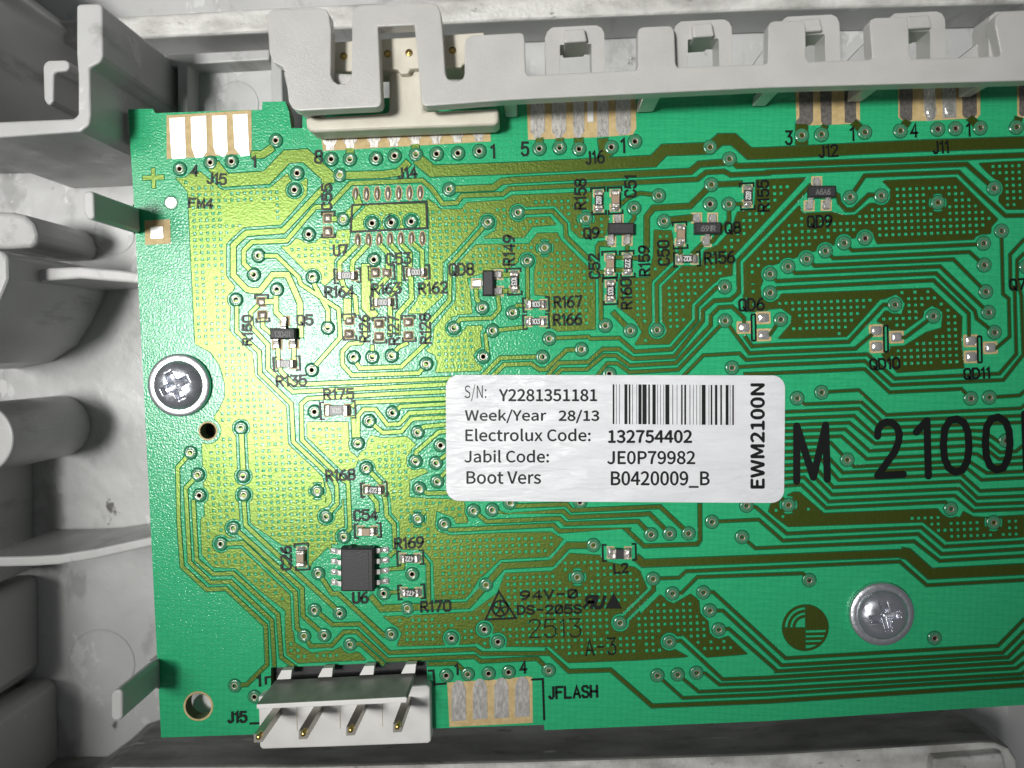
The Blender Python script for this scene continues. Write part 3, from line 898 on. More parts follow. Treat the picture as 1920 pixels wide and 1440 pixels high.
# ---------------- plated holes
def lathe(mb, prof, n, mats, origin=(0, 0, 0)):
    """prof: (r, z) in cm; mats: one material per ring"""
    rings = []
    for r, z in prof:
        if r < 1e-6: rings.append([mb.vert((origin[0], origin[1], origin[2] + z))])
        else: rings.append([mb.vert((origin[0] + r * math.cos(2 * math.pi * k / n), origin[1] + r * math.sin(2 * math.pi * k / n), origin[2] + z)) for k in range(n)])
    for i in range(len(rings) - 1):
        a, b = rings[i], rings[i + 1]
        for k in range(n):
            l = (k + 1) % n
            if len(a) == 1: mb.face((a[0], b[k], b[l]), mats[i])
            elif len(b) == 1: mb.face((a[k], a[l], b[0]), mats[i])
            else: mb.face((a[k], a[l], b[l], b[k]), mats[i])
mb = MB()
lathe(mb, [(Z(r), Z(z)) for r, z in ((14.2, 0.02), (12.2, 1.9), (9.5, 2.7), (6.8, 2.5), (6.0, 2.2), (5.2, 2.6), (3.9, 2.2), (3.5, 0.6), (3.3, -24), (0, -24))], 22,
      ['maskedge', 'viamask', 'viamask', 'viamask', 'viaring', 'viaring', 'viaring', 'hole', 'hole'])
via_me = mb.mesh('plated_hole', smooth=True)
for x, y in _V:
    p = P(x, y, 0)
    link('plated_hole', via_me, BOARD, p - BOARD.location, random.uniform(0, 6.28))
# ------------------------------------------------------------------ edge contacts and bare laminate strips (parts of the board)
def strip(poly):
    mb = MB(); plate(mb, poly, 0.5, 'fr4', 'fr4', 0.3); mb.build('bare_strip', BOARD, recalc=False)
def contact(poly, m, h=1.5):
    mb = MB(); plate(mb, poly, h, m, m, 0.8); mb.build('edge_contact', BOARD, recalc=False)

strip(parse('A00 1250,866 1885,826 1888,1130 1900,1150 1250,1192'))
for s in ('A00 1270,886 1385,880 1393,1185 1290,1192 1280,1080', 'A00 1430,876 1545,868 1552,1135 1520,1180 1465,1182 1440,1110',
          'A00 1590,868 1698,864 1706,1138 1680,1178 1620,1152 1602,1108', 'A00 1745,860 1855,854 1866,1120 1872,1165 1810,1172 1760,1110'):
    contact(parse(s), 'brightpad')
strip(parse('A10 1085,215 1275,205 1280,385 1090,398'))
contact(rrect(294, 436, 23, 22, 2, -0.05), 'brightpad', 1.6)
mb = MB(); plate(mb, circ(320.5, 380, 13, 24), 0.45, 'viamask'); mb.build('fiducial_ring', BOARD, recalc=False)
contact(circ(320.5, 380, 10, 24), 'brightpad', 1.4)
mb = MB()
plate(mb, parse('A00 1070,1320 1135,1318 1135,1262 1160,1260 1162,1316 1228,1312 1230,1345 1165,1348 1167,1410 1140,1412 1138,1350 1072,1352'), 1.3, 'copper', 'maskedge', 1.3)
mb.build('fiducial_cross', BOARD, recalc=False)

strip(parse('A01 490,1035 1755,965 1762,1060 505,1132'))
for x in (555, 705, 885, 1035, 1193, 1350, 1510, 1670):
    y = 1068 - (x - 555) * 0.058
    contact(parse('A01 %d,%d %d,%d %d,%d %d,%d %d,%d %d,%d %d,%d %d,%d' % (x - 52, y - 60, x + 52, y - 62, x + 52, y - 8, x + 30, y + 25, x + 30, y + 55, x - 28, y + 57, x - 28, y + 27, x - 52, y - 4)), 'tin')

strip(parse('A02 110,690 925,680 932,960 905,1010 740,1022 610,1030 122,1048'))
for x, w, y1, kind in ((190, 108, 1045, 1), (350, 108, 1038, 1), (498, 84, 1030, 1), (681, 84, 1022, 0), (833, 112, 1008, 2)):
    if kind == 1: pl = (x - w / 2, 700, x + w / 2, 696, x + w / 2 + 2, 985, x + 24, 1018, x + 24, y1, x - 24, y1 + 2, x - 24, 1020, x - w / 2 + 4, 988)
    elif kind == 0: pl = (x - w / 2, 700, x + w / 2, 696, x + w / 2 + 2, y1 - 2, x - w / 2, y1 + 4)
    else: pl = (x - w / 2, 700, x + w / 2, 696, x + w / 2 + 2, 985, x + 30, y1, x - 25, y1 + 6, x - w / 2 + 4, 970)
    contact(parse('A02 ' + ' '.join('%g,%g' % (pl[i], pl[i + 1]) for i in range(0, len(pl), 2))), 'tin')
strip(parse('A03 203,600 686,585 690,905 670,925 480,935 215,942'))
for s in ('A03 234,600 335,596 337,905 315,935 225,940 208,915 238,880', 'A03 388,600 475,597 476,932 425,938 400,912',
          'A03 572,600 655,595 660,890 685,905 665,922 578,918'):
    contact(parse(s), 'tarnish')
strip(parse('A03 975,580 1590,560 1592,860 1570,885 1180,905 1015,908 978,880'))
for s, m in (('A03 988,590 1085,586 1080,900 1020,908 990,875', 'tarnish'), ('A03 1165,586 1250,584 1258,830 1240,905 1195,906 1170,840', 'tin'),
             ('A03 1302,584 1408,580 1412,880 1312,886', 'tin'), ('A03 1456,578 1562,574 1565,850 1545,882 1480,884 1460,860', 'tarnish')):
    contact(parse(s), m)
strip(parse('A03 1868,580 2060,570 2060,860 1905,885 1870,868'))
contact(parse('A03 1890,580 2000,576 2000,850 1905,872 1885,855'), 'tarnish')
# solder blob on one contact
def blob(name, cx, cy, rx, ry, h, m, parent, ang=0.0, z0=0.0, n=16, sq=1.0):
    mb = MB()
    rings = []
    for t in (1.0, 0.96, 0.82, 0.6, 0.33):
        zz = z0 + h * (1 - t ** 2.6)
        ring = []
        for k in range(n):
            a = 2 * math.pi * k / n
            c, s = math.cos(a), math.sin(a)
            if sq < 1: c, s = math.copysign(abs(c) ** sq, c), math.copysign(abs(s) ** sq, s)
            x, y = c * rx * t, s * ry * t
            ring.append(mb.vert(P(cx + x * math.cos(ang) - y * math.sin(ang), cy + x * math.sin(ang) + y * math.cos(ang), Z(zz))))
        rings.append(ring)
    tip = mb.vert(P(cx, cy, Z(z0 + h)))
    for i in range(4):
        for k in range(n):
            l = (k + 1) % n
            mb.face((rings[i][k], rings[i][l], rings[i + 1][l], rings[i + 1][k]), m)
    for k in range(n): mb.face((rings[-1][k], rings[-1][(k + 1) % n], tip), m)
    return mb.build(name, parent, smooth=True)
blob('solder_blob', 1745, 208, 13, 19, 7, 'solder', BOARD)
blob('solder_blob', 1779, 205, 11, 15, 4, 'solder', BOARD)
strip(parse('A31 1435,800 1640,786 1840,775') + parse('A32 120,752 152,760 156,1100') + parse('A31 1452,1132'))
for x, y in ((860, 1276), (900, 1273), (940, 1271), (979, 1269)):
    contact([(x - 13, y + 17), (x - 9, y + 6), (x - 4, y), (x + 4, y), (x + 9, y + 5), (x + 13, y + 15), (x + 14, y + 74), (x - 13, y + 76)], 'tin')

# rings around the mounting hole and lands without parts
mb = MB()
for k in range(40):
    pass
ribbon(mb, circ(372, 1324, 26, 40), 3, 0.5, 'fr4', 'fr4', 0.4, closed=True); mb.build('hole_rim', BOARD, recalc=False)
mb = MB(); ribbon(mb, circ(390, 808, 16.5, 30), 2.4, 0.5, 'fr4', 'fr4', 0.4, closed=True); mb.build('hole_rim', BOARD, recalc=False)

for x, y, w, h, m in LANDS:
    mb = MB()
    e_ = 5 if m == 'solder' else 2
    plate(mb, rrect(x, y, w + e_, h + e_, 2.5, -0.03), 0.6, 'fr4', 'fr4', 0.5); mb.build('solder_land', BOARD, recalc=False)
    blob('solder_bump', x, y, w / 2, h / 2, 4.0 if m == 'solder' else 2.6, m, BOARD, -0.03, 0.6, 20, 0.45)
for x, y in U7TOP + U7BOT:
    mb = MB(); plate(mb, circ(x, y, 6.4, 18, 14.5), 0.6, 'fr4', 'fr4', 0.5); mb.build('solder_land', BOARD, recalc=False)
    blob('solder_bump', x, y, 5.0, 12.5, 2.8, 'dullsolder', BOARD, 0, 0.6, 16)

# ------------------------------------------------------------------ printed legend
GL = {'0': [[(1, 0), (3, 0), (4, 1), (4, 5), (3, 6), (1, 6), (0, 5), (0, 1), (1, 0)]], '1': [[(.8, 4.9), (2, 6), (2, 0)]],
      '2': [[(0, 4.9), (.4, 5.7), (1.2, 6), (2.8, 6), (3.7, 5.6), (4, 4.7), (3.7, 3.8), (0, 0), (4, 0)]],
      '3': [[(.1, 6), (3.9, 6), (1.9, 3.6), (3.1, 3.5), (4, 2.6), (4, 1), (3, 0), (1, 0), (0, 1)]],
      '4': [[(3, 0), (3, 6), (0, 1.7), (4, 1.7)]], '5': [[(3.8, 6), (.4, 6), (.1, 3.3), (1.2, 3.8), (3, 3.8), (4, 2.8), (4, 1), (3, 0), (1, 0), (0, 1)]],
      '6': [[(3.4, 6), (2, 5.6), (.6, 4), (0, 2.2), (0, 1), (1, 0), (3, 0), (4, 1), (4, 2.5), (3, 3.5), (1.2, 3.5), (.2, 2.6)]],
      '7': [[(0, 6), (4, 6), (1.4, 0)]],
      '8': [[(1, 3.2), (.2, 4), (.2, 5.2), (1, 6), (3, 6), (3.8, 5.2), (3.8, 4), (3, 3.2), (1, 3.2), (0, 2.3), (0, .9), (1, 0), (3, 0), (4, .9), (4, 2.3), (3, 3.2)]],
      '9': [[(.6, 0), (2, .4), (3.4, 2), (4, 3.8), (4, 5), (3, 6), (1, 6), (0, 5), (0, 3.5), (1, 2.5), (2.8, 2.5), (3.8, 3.4)]],
      'A': [[(0, 0), (2, 6), (4, 0)], [(.7, 1.9), (3.3, 1.9)]], 'C': [[(4, 4.8), (3, 6), (1, 6), (0, 5), (0, 1), (1, 0), (3, 0), (4, 1.2)]],
      'D': [[(0, 0), (0, 6), (2.6, 6), (4, 4.6), (4, 1.4), (2.6, 0), (0, 0)]], 'F': [[(0, 0), (0, 6), (4, 6)], [(0, 3.2), (3, 3.2)]],
      'H': [[(0, 0), (0, 6)], [(4, 0), (4, 6)], [(0, 3), (4, 3)]], 'I': [[(1, 0), (1, 6)]],
      'J': [[(3, 6), (3, 1), (2.2, 0), (1, 0), (.2, 1)]], 'L': [[(0, 6), (0, 0), (3.6, 0)]],
      'M': [[(0, 0), (0, 6), (2, 1), (4, 6), (4, 0)]], 'N': [[(0, 0), (0, 6), (4, 0), (4, 6)]],
      'Q': [[(1, 0), (3, 0), (4, 1), (4, 5), (3, 6), (1, 6), (0, 5), (0, 1), (1, 0)], [(2.4, 1.7), (4.2, -.5)]],
      'R': [[(0, 0), (0, 6), (2.8, 6), (3.8, 5.2), (3.8, 3.9), (2.8, 3), (0, 3)], [(1.8, 3), (4, 0)]],
      'S': [[(3.8, 5), (3, 6), (1, 6), (0.1, 5.2), (.1, 4.2), (1, 3.3), (3, 2.8), (4, 1.9), (4, .9), (3, 0), (1, 0), (0, 1)]],
      'U': [[(0, 6), (0, 1), (1, 0), (3, 0), (4, 1), (4, 6)]], 'V': [[(0, 6), (2, 0), (4, 6)]], '-': [[(.6, 3), (3.4, 3)]], '_': [[(0, -.4), (4.4, -.4)]],
      '+': [[(2, 1), (2, 5)], [(.6, 3), (3.4, 3)]], 'Z': [[(1, 0), (3, 0), (4, 1), (4, 5), (3, 6), (1, 6), (0, 5), (0, 1), (1, 0)], [(.4, .6), (3.6, 5.4)]]}
ADV = {'1': 3.4, 'I': 2.4, 'J': 4.9, ' ': 3}

def stroke_text(text, cx, cy, length, height, ang=0.0, w=3.5, h=0.7, m='ink', name='printed_lettering', parent=None, conv=None, sx=None, z0=1.9, slant=0.0):
    """single-stroke lettering centred at (cx, cy); ang in degrees, counter-clockwise on the picture"""
    adv, tot = [], 0.0
    for ch in text:
        adv.append(tot); tot += ADV.get(ch, 5.6)
    tot -= 1.6
    kx = (length - w) / max(tot, 1.0) if length else (height - w) / 6
    ky = (height - w) / 6
    a = math.radians(ang)
    mb = MB()
    for ch, x0 in zip(text, adv):
        if ch == '1': x0 -= 0.6
        for st in GL.get(ch, []):
            pts = []
            for x, y in st:
                u = (x0 + x - tot / 2) * kx + slant * (y - 3) * ky
                v = (y - 3) * ky
                pts.append((cx + u * math.cos(a) - v * math.sin(a), cy - u * math.sin(a) - v * math.cos(a)))
            cl = len(pts) > 3 and (Vector(pts[0]) - Vector(pts[-1])).length < 0.3
            ribbon(mb, pts[:-1] if cl else pts, w, h, m, m, 0.35, closed=cl, z0=z0, ext=0 if cl else w * 0.4, conv=conv)
    return mb.build(name, parent or BOARD, recalc=False)

def legend_line(pts, w=3.0, closed=False, name='printed_outline', h=0.6, z0=1.85):
    mb = MB(); ribbon(mb, pts, w, h, 'ink', 'ink', 0.35, closed=closed, z0=z0); return mb.build(name, BOARD, recalc=False)

T_ = [('4', 364, 320, 0, 22, 0), ('1', 476, 303, 0, 22, 0), ('J15', 406, 335, 38, 22, -4), ('FM4', 376, 381, 46, 20, -2), ('8', 597, 294, 16, 26, 0), ('1', 924, 284, 0, 27, 2),
      ('J14', 763, 324, 38, 22, 6), ('5', 984, 279, 15, 27, 0), ('1', 1168, 273, 0, 28, 2), ('J16', 1115, 295, 37, 25, 6), ('3', 1479, 258, 14, 27, 0), ('1', 1598, 251, 0, 27, 2),
      ('J12', 1553, 283, 38, 24, 4), ('4', 1714, 244, 15, 27, 2), ('1', 1816, 243, 0, 26, 2), ('J11', 1764, 276, 32, 24, 4),
      ('C55', 612, 369, 50, 20, 90), ('R158', 1088, 364, 58, 23, 90), ('C51', 1182, 349, 43, 23, 90), ('R155', 1431, 367, 60, 23, 92), ('R149', 954, 469, 58, 23, 90),
      ('C50', 1244, 474, 48, 23, 92), ('C52', 1114, 499, 48, 22, 92), ('R159', 1208, 489, 58, 22, 92), ('R160', 1174, 551, 58, 22, 92),
      ('R156', 1349, 483, 58, 24, 3), ('Q8', 1374, 427, 31, 23, 3), ('Q9', 1109, 437, 31, 22, 3), ('QD9', 1537, 415, 48, 24, 3), ('QD6', 1409, 571, 49, 24, 3), ('QD10', 1659, 682, 58, 22, 3),
      ('QD11', 1832, 700, 51, 22, 3), ('Q7', 1908, 533, 32, 22, 3), ('QD8', 865, 505, 48, 24, 2), ('U7', 638, 469, 28, 22, 3), ('C53', 747, 485, 48, 23, 3),
      ('R164', 636, 547, 56, 22, 2), ('R163', 724, 541, 56, 22, 3), ('R162', 812, 540, 56, 23, 3), ('R126', 683, 616, 52, 21, 92), ('R127', 738, 619, 56, 22, 92), ('R128', 797, 616, 58, 22, 92),
      ('R150', 463, 619, 58, 20, 90), ('Q5', 571, 600, 31, 21, 2), ('R135', 546, 714, 58, 22, 2), ('R175', 635, 739, 58, 22, 2), ('R167', 1065, 566, 54, 23, 2), ('R166', 1064, 599, 54, 23, 2),
      ('R168', 638, 891, 56, 22, 3), ('C54', 685, 966, 46, 22, 2), ('C26', 536, 1047, 45, 21, 92), ('R169', 767, 1018, 56, 22, 3), ('R170', 817, 1137, 58, 22, 2), ('U6', 675, 1121, 30, 22, 2),
      ('L2', 1164, 1066, 28, 19, 4), ('1', 856, 1255, 0, 22, 2), ('4', 981, 1251, 14, 24, 2), ('JFLASH', 1074, 1298, 94, 24, 2), ('J15', 444, 1345, 37, 22, 2), ('1', 485, 1277, 0, 22, 2), ('+', 730, 409, 16, 18, 3)]
for t, x, y, l, h, a in T_: stroke_text(t, x, y, l, h, a)
stroke_text('94V-Z', 1029, 1115, 108, 18, 2, 3.2)
stroke_text('DS-2Z5S', 1030, 1143, 122, 18, 1, 3.2)
stroke_text('2513', 1040, 1178, 98, 35, 1, 1.8)
stroke_text('A-3', 1126, 1213, 58, 32, 3, 2.4)
# recognised-component mark and triangles
_e = stroke_text('UR', 1114, 1129, 38, 26, 1, 5.5, slant=-0.25)
_e.scale = (-1, 1, 1); _e.location = (2 * (P(1114, 1129).x - BOARD.location.x), 0, 0)
mb = MB(); plate(mb, parse('A32 700,243 762,130 822,243'), 0.7, 'ink', 'ink', 0.4, 1.9); mb.build('printed_triangle', BOARD, recalc=False)
legend_line([(910, 1162), (935, 1109), (967, 1159)], 3, True, 'printed_triangle')
legend_line(circ(938, 1141, 14.5, 24), 3, True, 'printed_emblem')
mb = MB()
for k in range(5):
    a = math.radians(90 + 72 * k)
    ribbon(mb, [(938, 1141), (938 + 13 * math.cos(a), 1141 - 13 * math.sin(a))], 2.6, 0.6 + 0.02 * k, 'ink', 'ink', 0.3, z0=1.85)
mb.build('printed_emblem', BOARD, recalc=False)
# round emblem in the copper
cx, cy, R = 1510, 1177, 43.5
def arcpts(r, a0, a1, n=14): return [(cx + r * math.cos(math.radians(a0 + (a1 - a0) * k / n)), cy - r * math.sin(math.radians(a0 + (a1 - a0) * k / n))) for k in range(n + 1)]
mb = MB()
plate(mb, [(cx, cy)] + arcpts(R, 0, 90), 1.2, 'copper', 'maskedge', 1.0)
plate(mb, [(cx, cy)] + arcpts(R, 180, 270), 1.2, 'copper', 'maskedge', 1.0)
for r, w in ((41, 4.5), (31, 4.5), (21.5, 4.5)): ribbon(mb, arcpts(r, 92, 178), w, 1.21, 'copper', 'maskedge', 0.8)
ribbon(mb, arcpts(41.2, 272, 358), 4, 1.21, 'copper', 'maskedge', 0.8)
for k, y in enumerate((2.5, 12, 21, 30)):
    ribbon(mb, [(cx + 1, cy + y), (cx + math.sqrt(41 ** 2 - y * y), cy + y - 1)], 4.2, 1.22 + .01 * k, 'copper', 'maskedge', 0.8)
mb.build('copper_emblem', BOARD, recalc=False)
# large marker-size print: M 2100N
BIG = [parse('A23 215,730 215,315 340,700 432,308 445,715'), parse('A23 822,392 825,345 850,303 890,285 930,290 965,320 985,370 980,430 950,510 822,688 1015,678'), parse('A23 1112,362 1192,275 1203,690'),
       parse('A23 1315,460 1325,340 1365,272 1420,262 1470,290 1500,360 1508,470 1495,580 1460,645 1405,662 1355,630 1325,560'),
       parse('A23 1630,440 1640,325 1675,262 1728,248 1780,280 1808,350 1815,450 1800,560 1765,630 1715,645 1665,615 1638,540'), parse('A23 1940,640 1925,225 2060,620 2050,210')]
for k, s in enumerate(BIG):
    mb = MB()
    if k in (3, 4): s = s + s[:1]
    for i in range(len(s) - 1): ribbon(mb, s[i:i + 2], 13, 0.7 + 0.02 * i, 'ink', 'ink', 0.3, z0=2.15)
    for i, q in enumerate(s): plate(mb, circ(q[0], q[1], 6.5, 14), 0.7 + 0.02 * i + 0.01, 'ink', 'ink', 0.3, z0=2.15)
    mb.build('printed_lettering', BOARD, recalc=False)
# outlines
legend_line(parse('A11 722,98 1278,70 1282,270 708,298'), 3, True)
for x, y in ((1413, 614), (1661, 635), (1837, 655)): legend_line(rrect(x, y, 7.5, 49, 2, -0.02), 3, True)
legend_line(parse('A32 145,778 230,775 241,1082'), 3)
legend_line(parse('A31 1288,712 1328,710 1338,815 1425,808'), 3)
legend_line(parse('A31 72,815 70,762 112,758'), 3)
legend_line(parse('A30 1872,1108 1990,1104'), 3)
def brackets(x, y, L, W, ang):
    a = math.radians(ang)
    for s in (-1, 1):
        q = [(s * (L / 2 - 7), -W / 2), (s * L / 2, -W / 2), (s * L / 2, W / 2), (s * (L / 2 - 7), W / 2)]
        legend_line([(x + u * math.cos(a) - v * math.sin(a), y + u * math.sin(a) + v * math.cos(a)) for u, v in q], 2.6)
for x, y, a, *_ in RESISTORS: brackets(x, y, 49, 26, a - 3)
for x, y, a, *_ in CAPS: brackets(x, y, 49, 26, a - 3)
brackets(633, 769, 66, 32, -3); brackets(1161, 1036, 62, 30, -2)
for (x, y), L, W, a in (((491, 578), 50, 24, 87), ((655, 613), 48, 24, 88), ((711, 619), 48, 24, 88), ((766, 616), 48, 24, 88), ((615, 421), 48, 24, 89), ((715, 511), 48, 26, -3)):
    brackets(x, y, L, W, a)

# ------------------------------------------------------------------ soldered parts
def box(mb, x0, x1, y0, y1, z0, z1, m, ch=0.0, top=None):
    """box in local pixels with the upper edges chamfered by ch"""
    v = [mb.vert((Z(x), Z(y), Z(z0))) for x, y in ((x0, y0), (x1, y0), (x1, y1), (x0, y1))]
    w = [mb.vert((Z(x), Z(y), Z(z1 - ch))) for x, y in ((x0, y0), (x1, y0), (x1, y1), (x0, y1))]
    for i in range(4): mb.face((v[i], v[(i + 1) % 4], w[(i + 1) % 4], w[i]), m)
    mb.face(v[::-1], m)
    if ch > 0:
        t = [mb.vert((Z(x), Z(y), Z(z1))) for x, y in ((x0 + ch, y0 + ch), (x1 - ch, y0 + ch), (x1 - ch, y1 - ch), (x0 + ch, y1 - ch))]
        for i in range(4): mb.face((w[i], w[(i + 1) % 4], t[(i + 1) % 4], t[i]), m)
        mb.face(t, top or m)
    else: mb.face(w, top or m)

def lblob(mb, cx, cy, rx, ry, h, m, sq=0.5, n=18, z0=0.5):
    rings = []
    for t in (1.0, 0.95, 0.8, 0.55, 0.28):
        rings.append([mb.vert((Z(cx + math.copysign(abs(math.cos(2 * math.pi * k / n)) ** sq, math.cos(2 * math.pi * k / n)) * rx * t),
                               Z(cy + math.copysign(abs(math.sin(2 * math.pi * k / n)) ** sq, math.sin(2 * math.pi * k / n)) * ry * t), Z(z0 + h * (1 - t ** 2.2)))) for k in range(n)])
    tip = mb.vert((Z(cx), Z(cy), Z(z0 + h)))
    for i in range(4):
        for k in range(n):
            l = (k + 1) % n
            mb.face((rings[i][k], rings[i][l], rings[i + 1][l], rings[i + 1][k]), m)
    for k in range(n): mb.face((rings[-1][k], rings[-1][(k + 1) % n], tip), m)

def lmesh(name, fn, smooth=False):
    mb = MB(); fn(mb); return mb.mesh(name, smooth=smooth)

# shared pieces of the small chips (length along x)
ME = {}
def chip_meshes(tagname, L, W, cap, hgt, bodymat, body_h=None):
    for sol in ('solder', 'dullsolder'):
        ME[tagname, 'joint', sol] = lmesh('solder_joint', lambda mb: (plate_l(mb, -L / 2 - 5.5, -L / 2 + 9, W / 2 + 2.5), lblob(mb, -L / 2 + 1, 0, 6.4, W / 2 + 1, 5.0, sol)), True)
    ME[tagname, 'cap'] = lmesh('end_cap', lambda mb: box(mb, -L / 2, -L / 2 + cap, -W / 2, W / 2, 0.8, hgt, 'endcap', 1.2))
    ME[tagname, 'body'] = lmesh('body', lambda mb: box(mb, -L / 2 + cap, L / 2 - cap, -W / 2 + 0.6, W / 2 - 0.6, 0.8, body_h or hgt - 0.5, bodymat, 0.5))
def plate_l(mb, x0, x1, hw):
    v = [mb.vert((Z(x), Z(y), Z(0.55))) for x, y in ((x0, -hw), (x1, -hw), (x1, hw), (x0, hw))]
    mb.face(v, 'fr4')
chip_meshes('res', 31, 15, 6.2, 9, 'chipblack')
chip_meshes('cap', 30, 15, 7.5, 13, 'ceramic', 13.3)
chip_meshes('bigres', 42, 20, 8, 10, 'chipblack')
chip_meshes('coil', 36, 19, 11, 15, 'icblack', 13)

def word_label(ref, kind):
    return ref

def place_chip(kind, name, x, y, ang, label, cat, group, mark=None, dull=False, spec=None):
    p = P(x, y, 0)
    t = thing(name, p, label, cat, group, math.radians(-ang))
    link('body', ME[kind, 'body'], t)
    for s in (0, math.pi):
        link('end_cap', ME[kind, 'cap'], t, rz=s)
        link('solder_joint', ME[kind, 'joint', 'dullsolder' if dull else 'solder'], t, rz=s)
    if mark:
        hgt = {'res': 8.5, 'bigres': 9.5}[kind]
        conv = lambda u, v, zp: (Z(u), -Z(v), Z(hgt + zp))
        mb = MB()
        o = stroke_text(mark, 0, 0, 15 if kind == 'res' else 17, 9.5, 0, 1.3, 0.12, 'mark', 'printed_marking', t, conv, z0=0.02)
        me = o.data
        for v in me.vertices: v.co = v.co + t.location
    return t

for x, y, a, mark, ref in RESISTORS:
    dull = ref in ('R164', 'R163', 'R162', 'R135', 'R168')
    extra = {'R158': ' and left of the capacitor at C51', 'R167': ' above the R166 one', 'R166': ' below the R167 one'}.get(ref, '')
    place_chip('res', 'chip_resistor', x, y, a, 'black chip resistor marked %s beside the print %s%s' % (mark, ref, extra), 'resistor', 'small chip resistors on the board', mark, dull)
place_chip('bigres', 'chip_resistor', 633, 769, 0, 'larger black chip resistor under the print R175 near the left screw', 'resistor', None, '105', True)
for x, y, a, ref in CAPS:
    place_chip('cap', 'chip_capacitor', x, y, a, 'small tan ceramic chip capacitor with tinned ends beside the print %s' % ref, 'capacitor', 'tan chip capacitors on the board', None, ref in ())
place_chip('coil', 'chip_inductor', 1161, 1036, 0, 'chip inductor with a black middle and wide tinned ends above the print L2', 'inductor', None)

# three-legged transistors
def sot(x, y, turned, mark, ref, leads):
    nm = {'Q5': 'three-legged black transistor marked 1304R beside the print Q5 near the left screw', 'Q9': 'three-legged black transistor without readable marking beside the print Q9',
          'Q8': 'three-legged black transistor marked with faint digits beside the print Q8', 'QD9': 'three-legged black transistor marked A6A above the print QD9',
          'QD8': 'three-legged black transistor standing upright beside the prints QD8 and R149'}[ref]
    t = thing('transistor', P(x, y, 0), nm, 'transistor', 'three-legged transistors on the board')
    bw, bh = (21, 47) if turned else (48, 21)
    mb = MB(); box(mb, -bw / 2, bw / 2, -bh / 2, bh / 2, 3, 17, 'icblack', 2.6)
    link('case', mb.mesh('case'), t)
    for lx, ly in leads:
        p = P(lx, ly, 0) - t.location
        dull = 'dullsolder' if ref == 'Q5' else 'solder'
        mb = MB()
        v = [mb.vert((Z(a), Z(b), Z(0.55))) for a, b in ((-10, -10), (10, -10), (10, 10), (-10, 10))]
        mb.face(v, 'fr4'); lblob(mb, 0, 0, 8, 8.5, 5.5, dull)
        j = link('solder_joint', mb.mesh('solder_joint', smooth=True), t, p)
        # gull-wing leg from the case to the land
        dx, dy = (x - lx), -(y - ly)
        if turned: d = Vector((math.copysign(1, dx), 0)); dist = abs(dx) - bw / 2
        else: d = Vector((0, math.copysign(1, dy))); dist = abs(dy) - bh / 2
        nrm = Vector((-d.y, d.x))
        mb = MB(); prev = None
        for s, zt in ((-6, 7.0), (-1, 7.2), (dist - 4, 8.5), (dist - 1, 10.5), (dist + 4, 10.5)):
            q = d * s
            cur = [mb.vert((Z(q.x + nrm.x * e), Z(q.y + nrm.y * e), Z(zt + dz))) for e, dz in ((-4.5, 0), (4.5, 0), (4.5, -2), (-4.5, -2))]
            if prev:
                for i in range(4): mb.face((prev[i], prev[(i + 1) % 4], cur[(i + 1) % 4], cur[i]), 'tin')
            else: mb.face(cur, 'tin')
            prev = cur
        mb.face(prev[::-1], 'tin')
        link('leg', mb.mesh('leg'), t, p)
    if mark:
        conv = lambda u, v, zp: (Z(u), -Z(v), Z(17 + zp))
        o = stroke_text(mark, 0, 1, 30 if len(mark) > 4 else 26, 10, 0, 1.2, 0.1, 'markdim', 'printed_marking', t, conv, z0=0.02)
        for v in o.data.vertices: v.co = v.co + t.location
for s in SOTS: sot(*s)

# eight-legged chip
t = thing('memory_chip', P(675, 1062, 0), 'square black eight-legged chip above the print U6', 'microchip')
mb = MB(); box(mb, -31, 31, -41, 41, 3, 25, 'icblack', 3.0); box(mb, -26, 22, -36, 35, 25.0, 25.6, 'icblack', 0.2)
link('case', mb.mesh('case'), t)
mb = MB(); box(mb, -17, -10, 38, 43, 2, 22, 'icblack', 1)
link('notch_mark', mb.mesh('notch_mark'), t)
for s in (-1, 1):
    for k in range(4):
        y = 30 - 20.2 * k + (3 if s > 0 else 0)
        mb = MB(); prev = None
        for u, zt in ((28, 10), (34, 10.5), (40, 10), (43, 5), (47, 3.2), (54, 3.0)):
            cur = [mb.vert((Z(s * u), Z(y + e), Z(zt + dz))) for e, dz in ((-4.6, 0), (4.6, 0), (4.6, -2), (-4.6, -2))]
            if prev:
                for i in range(4): mb.face((prev[i], prev[(i + 1) % 4], cur[(i + 1) % 4], cur[i]), 'tin')
            else: mb.face(cur, 'tin')
            prev = cur
        mb.face(prev[::-1], 'tin')
        mb2 = mb
        lblob(mb2, s * 49, y, 8, 6, 4.0, 'solder', 0.7, 14)
        link('leg', mb.mesh('leg', smooth=False), t)

# ------------------------------------------------------------------ white paper label
LABEL = thing('product_label', P(1153, 822, 0), 'white rounded paper label with a barcode and product numbers on the board', 'label')
def quad_pt(u, v):
    a, b, c, d = (836, 703), (1472, 704), (1470, 943), (837, 939)
    x = (1 - v) * ((1 - u) * a[0] + u * b[0]) + v * ((1 - u) * d[0] + u * c[0])
    y = (1 - v) * ((1 - u) * a[1] + u * b[1]) + v * ((1 - u) * d[1] + u * c[1])
    return x, y
ol = []
for x, y in rrect(0.5, 0.5, 1, 1, 0, seg=1): pass
for (ux, vy, a0) in ((1, 1, 0), (0, 1, 90), (0, 0, 180), (1, 0, 270)):
    for k in range(9):
        a = math.radians(a0 + 90 * k / 8)
        rx, ry = 24 / 635, 24 / 238
        u = (1 - rx if ux else rx) + rx * math.cos(a); v = (1 - ry if vy else ry) + ry * math.sin(a)
        ol.append(quad_pt(u, v))
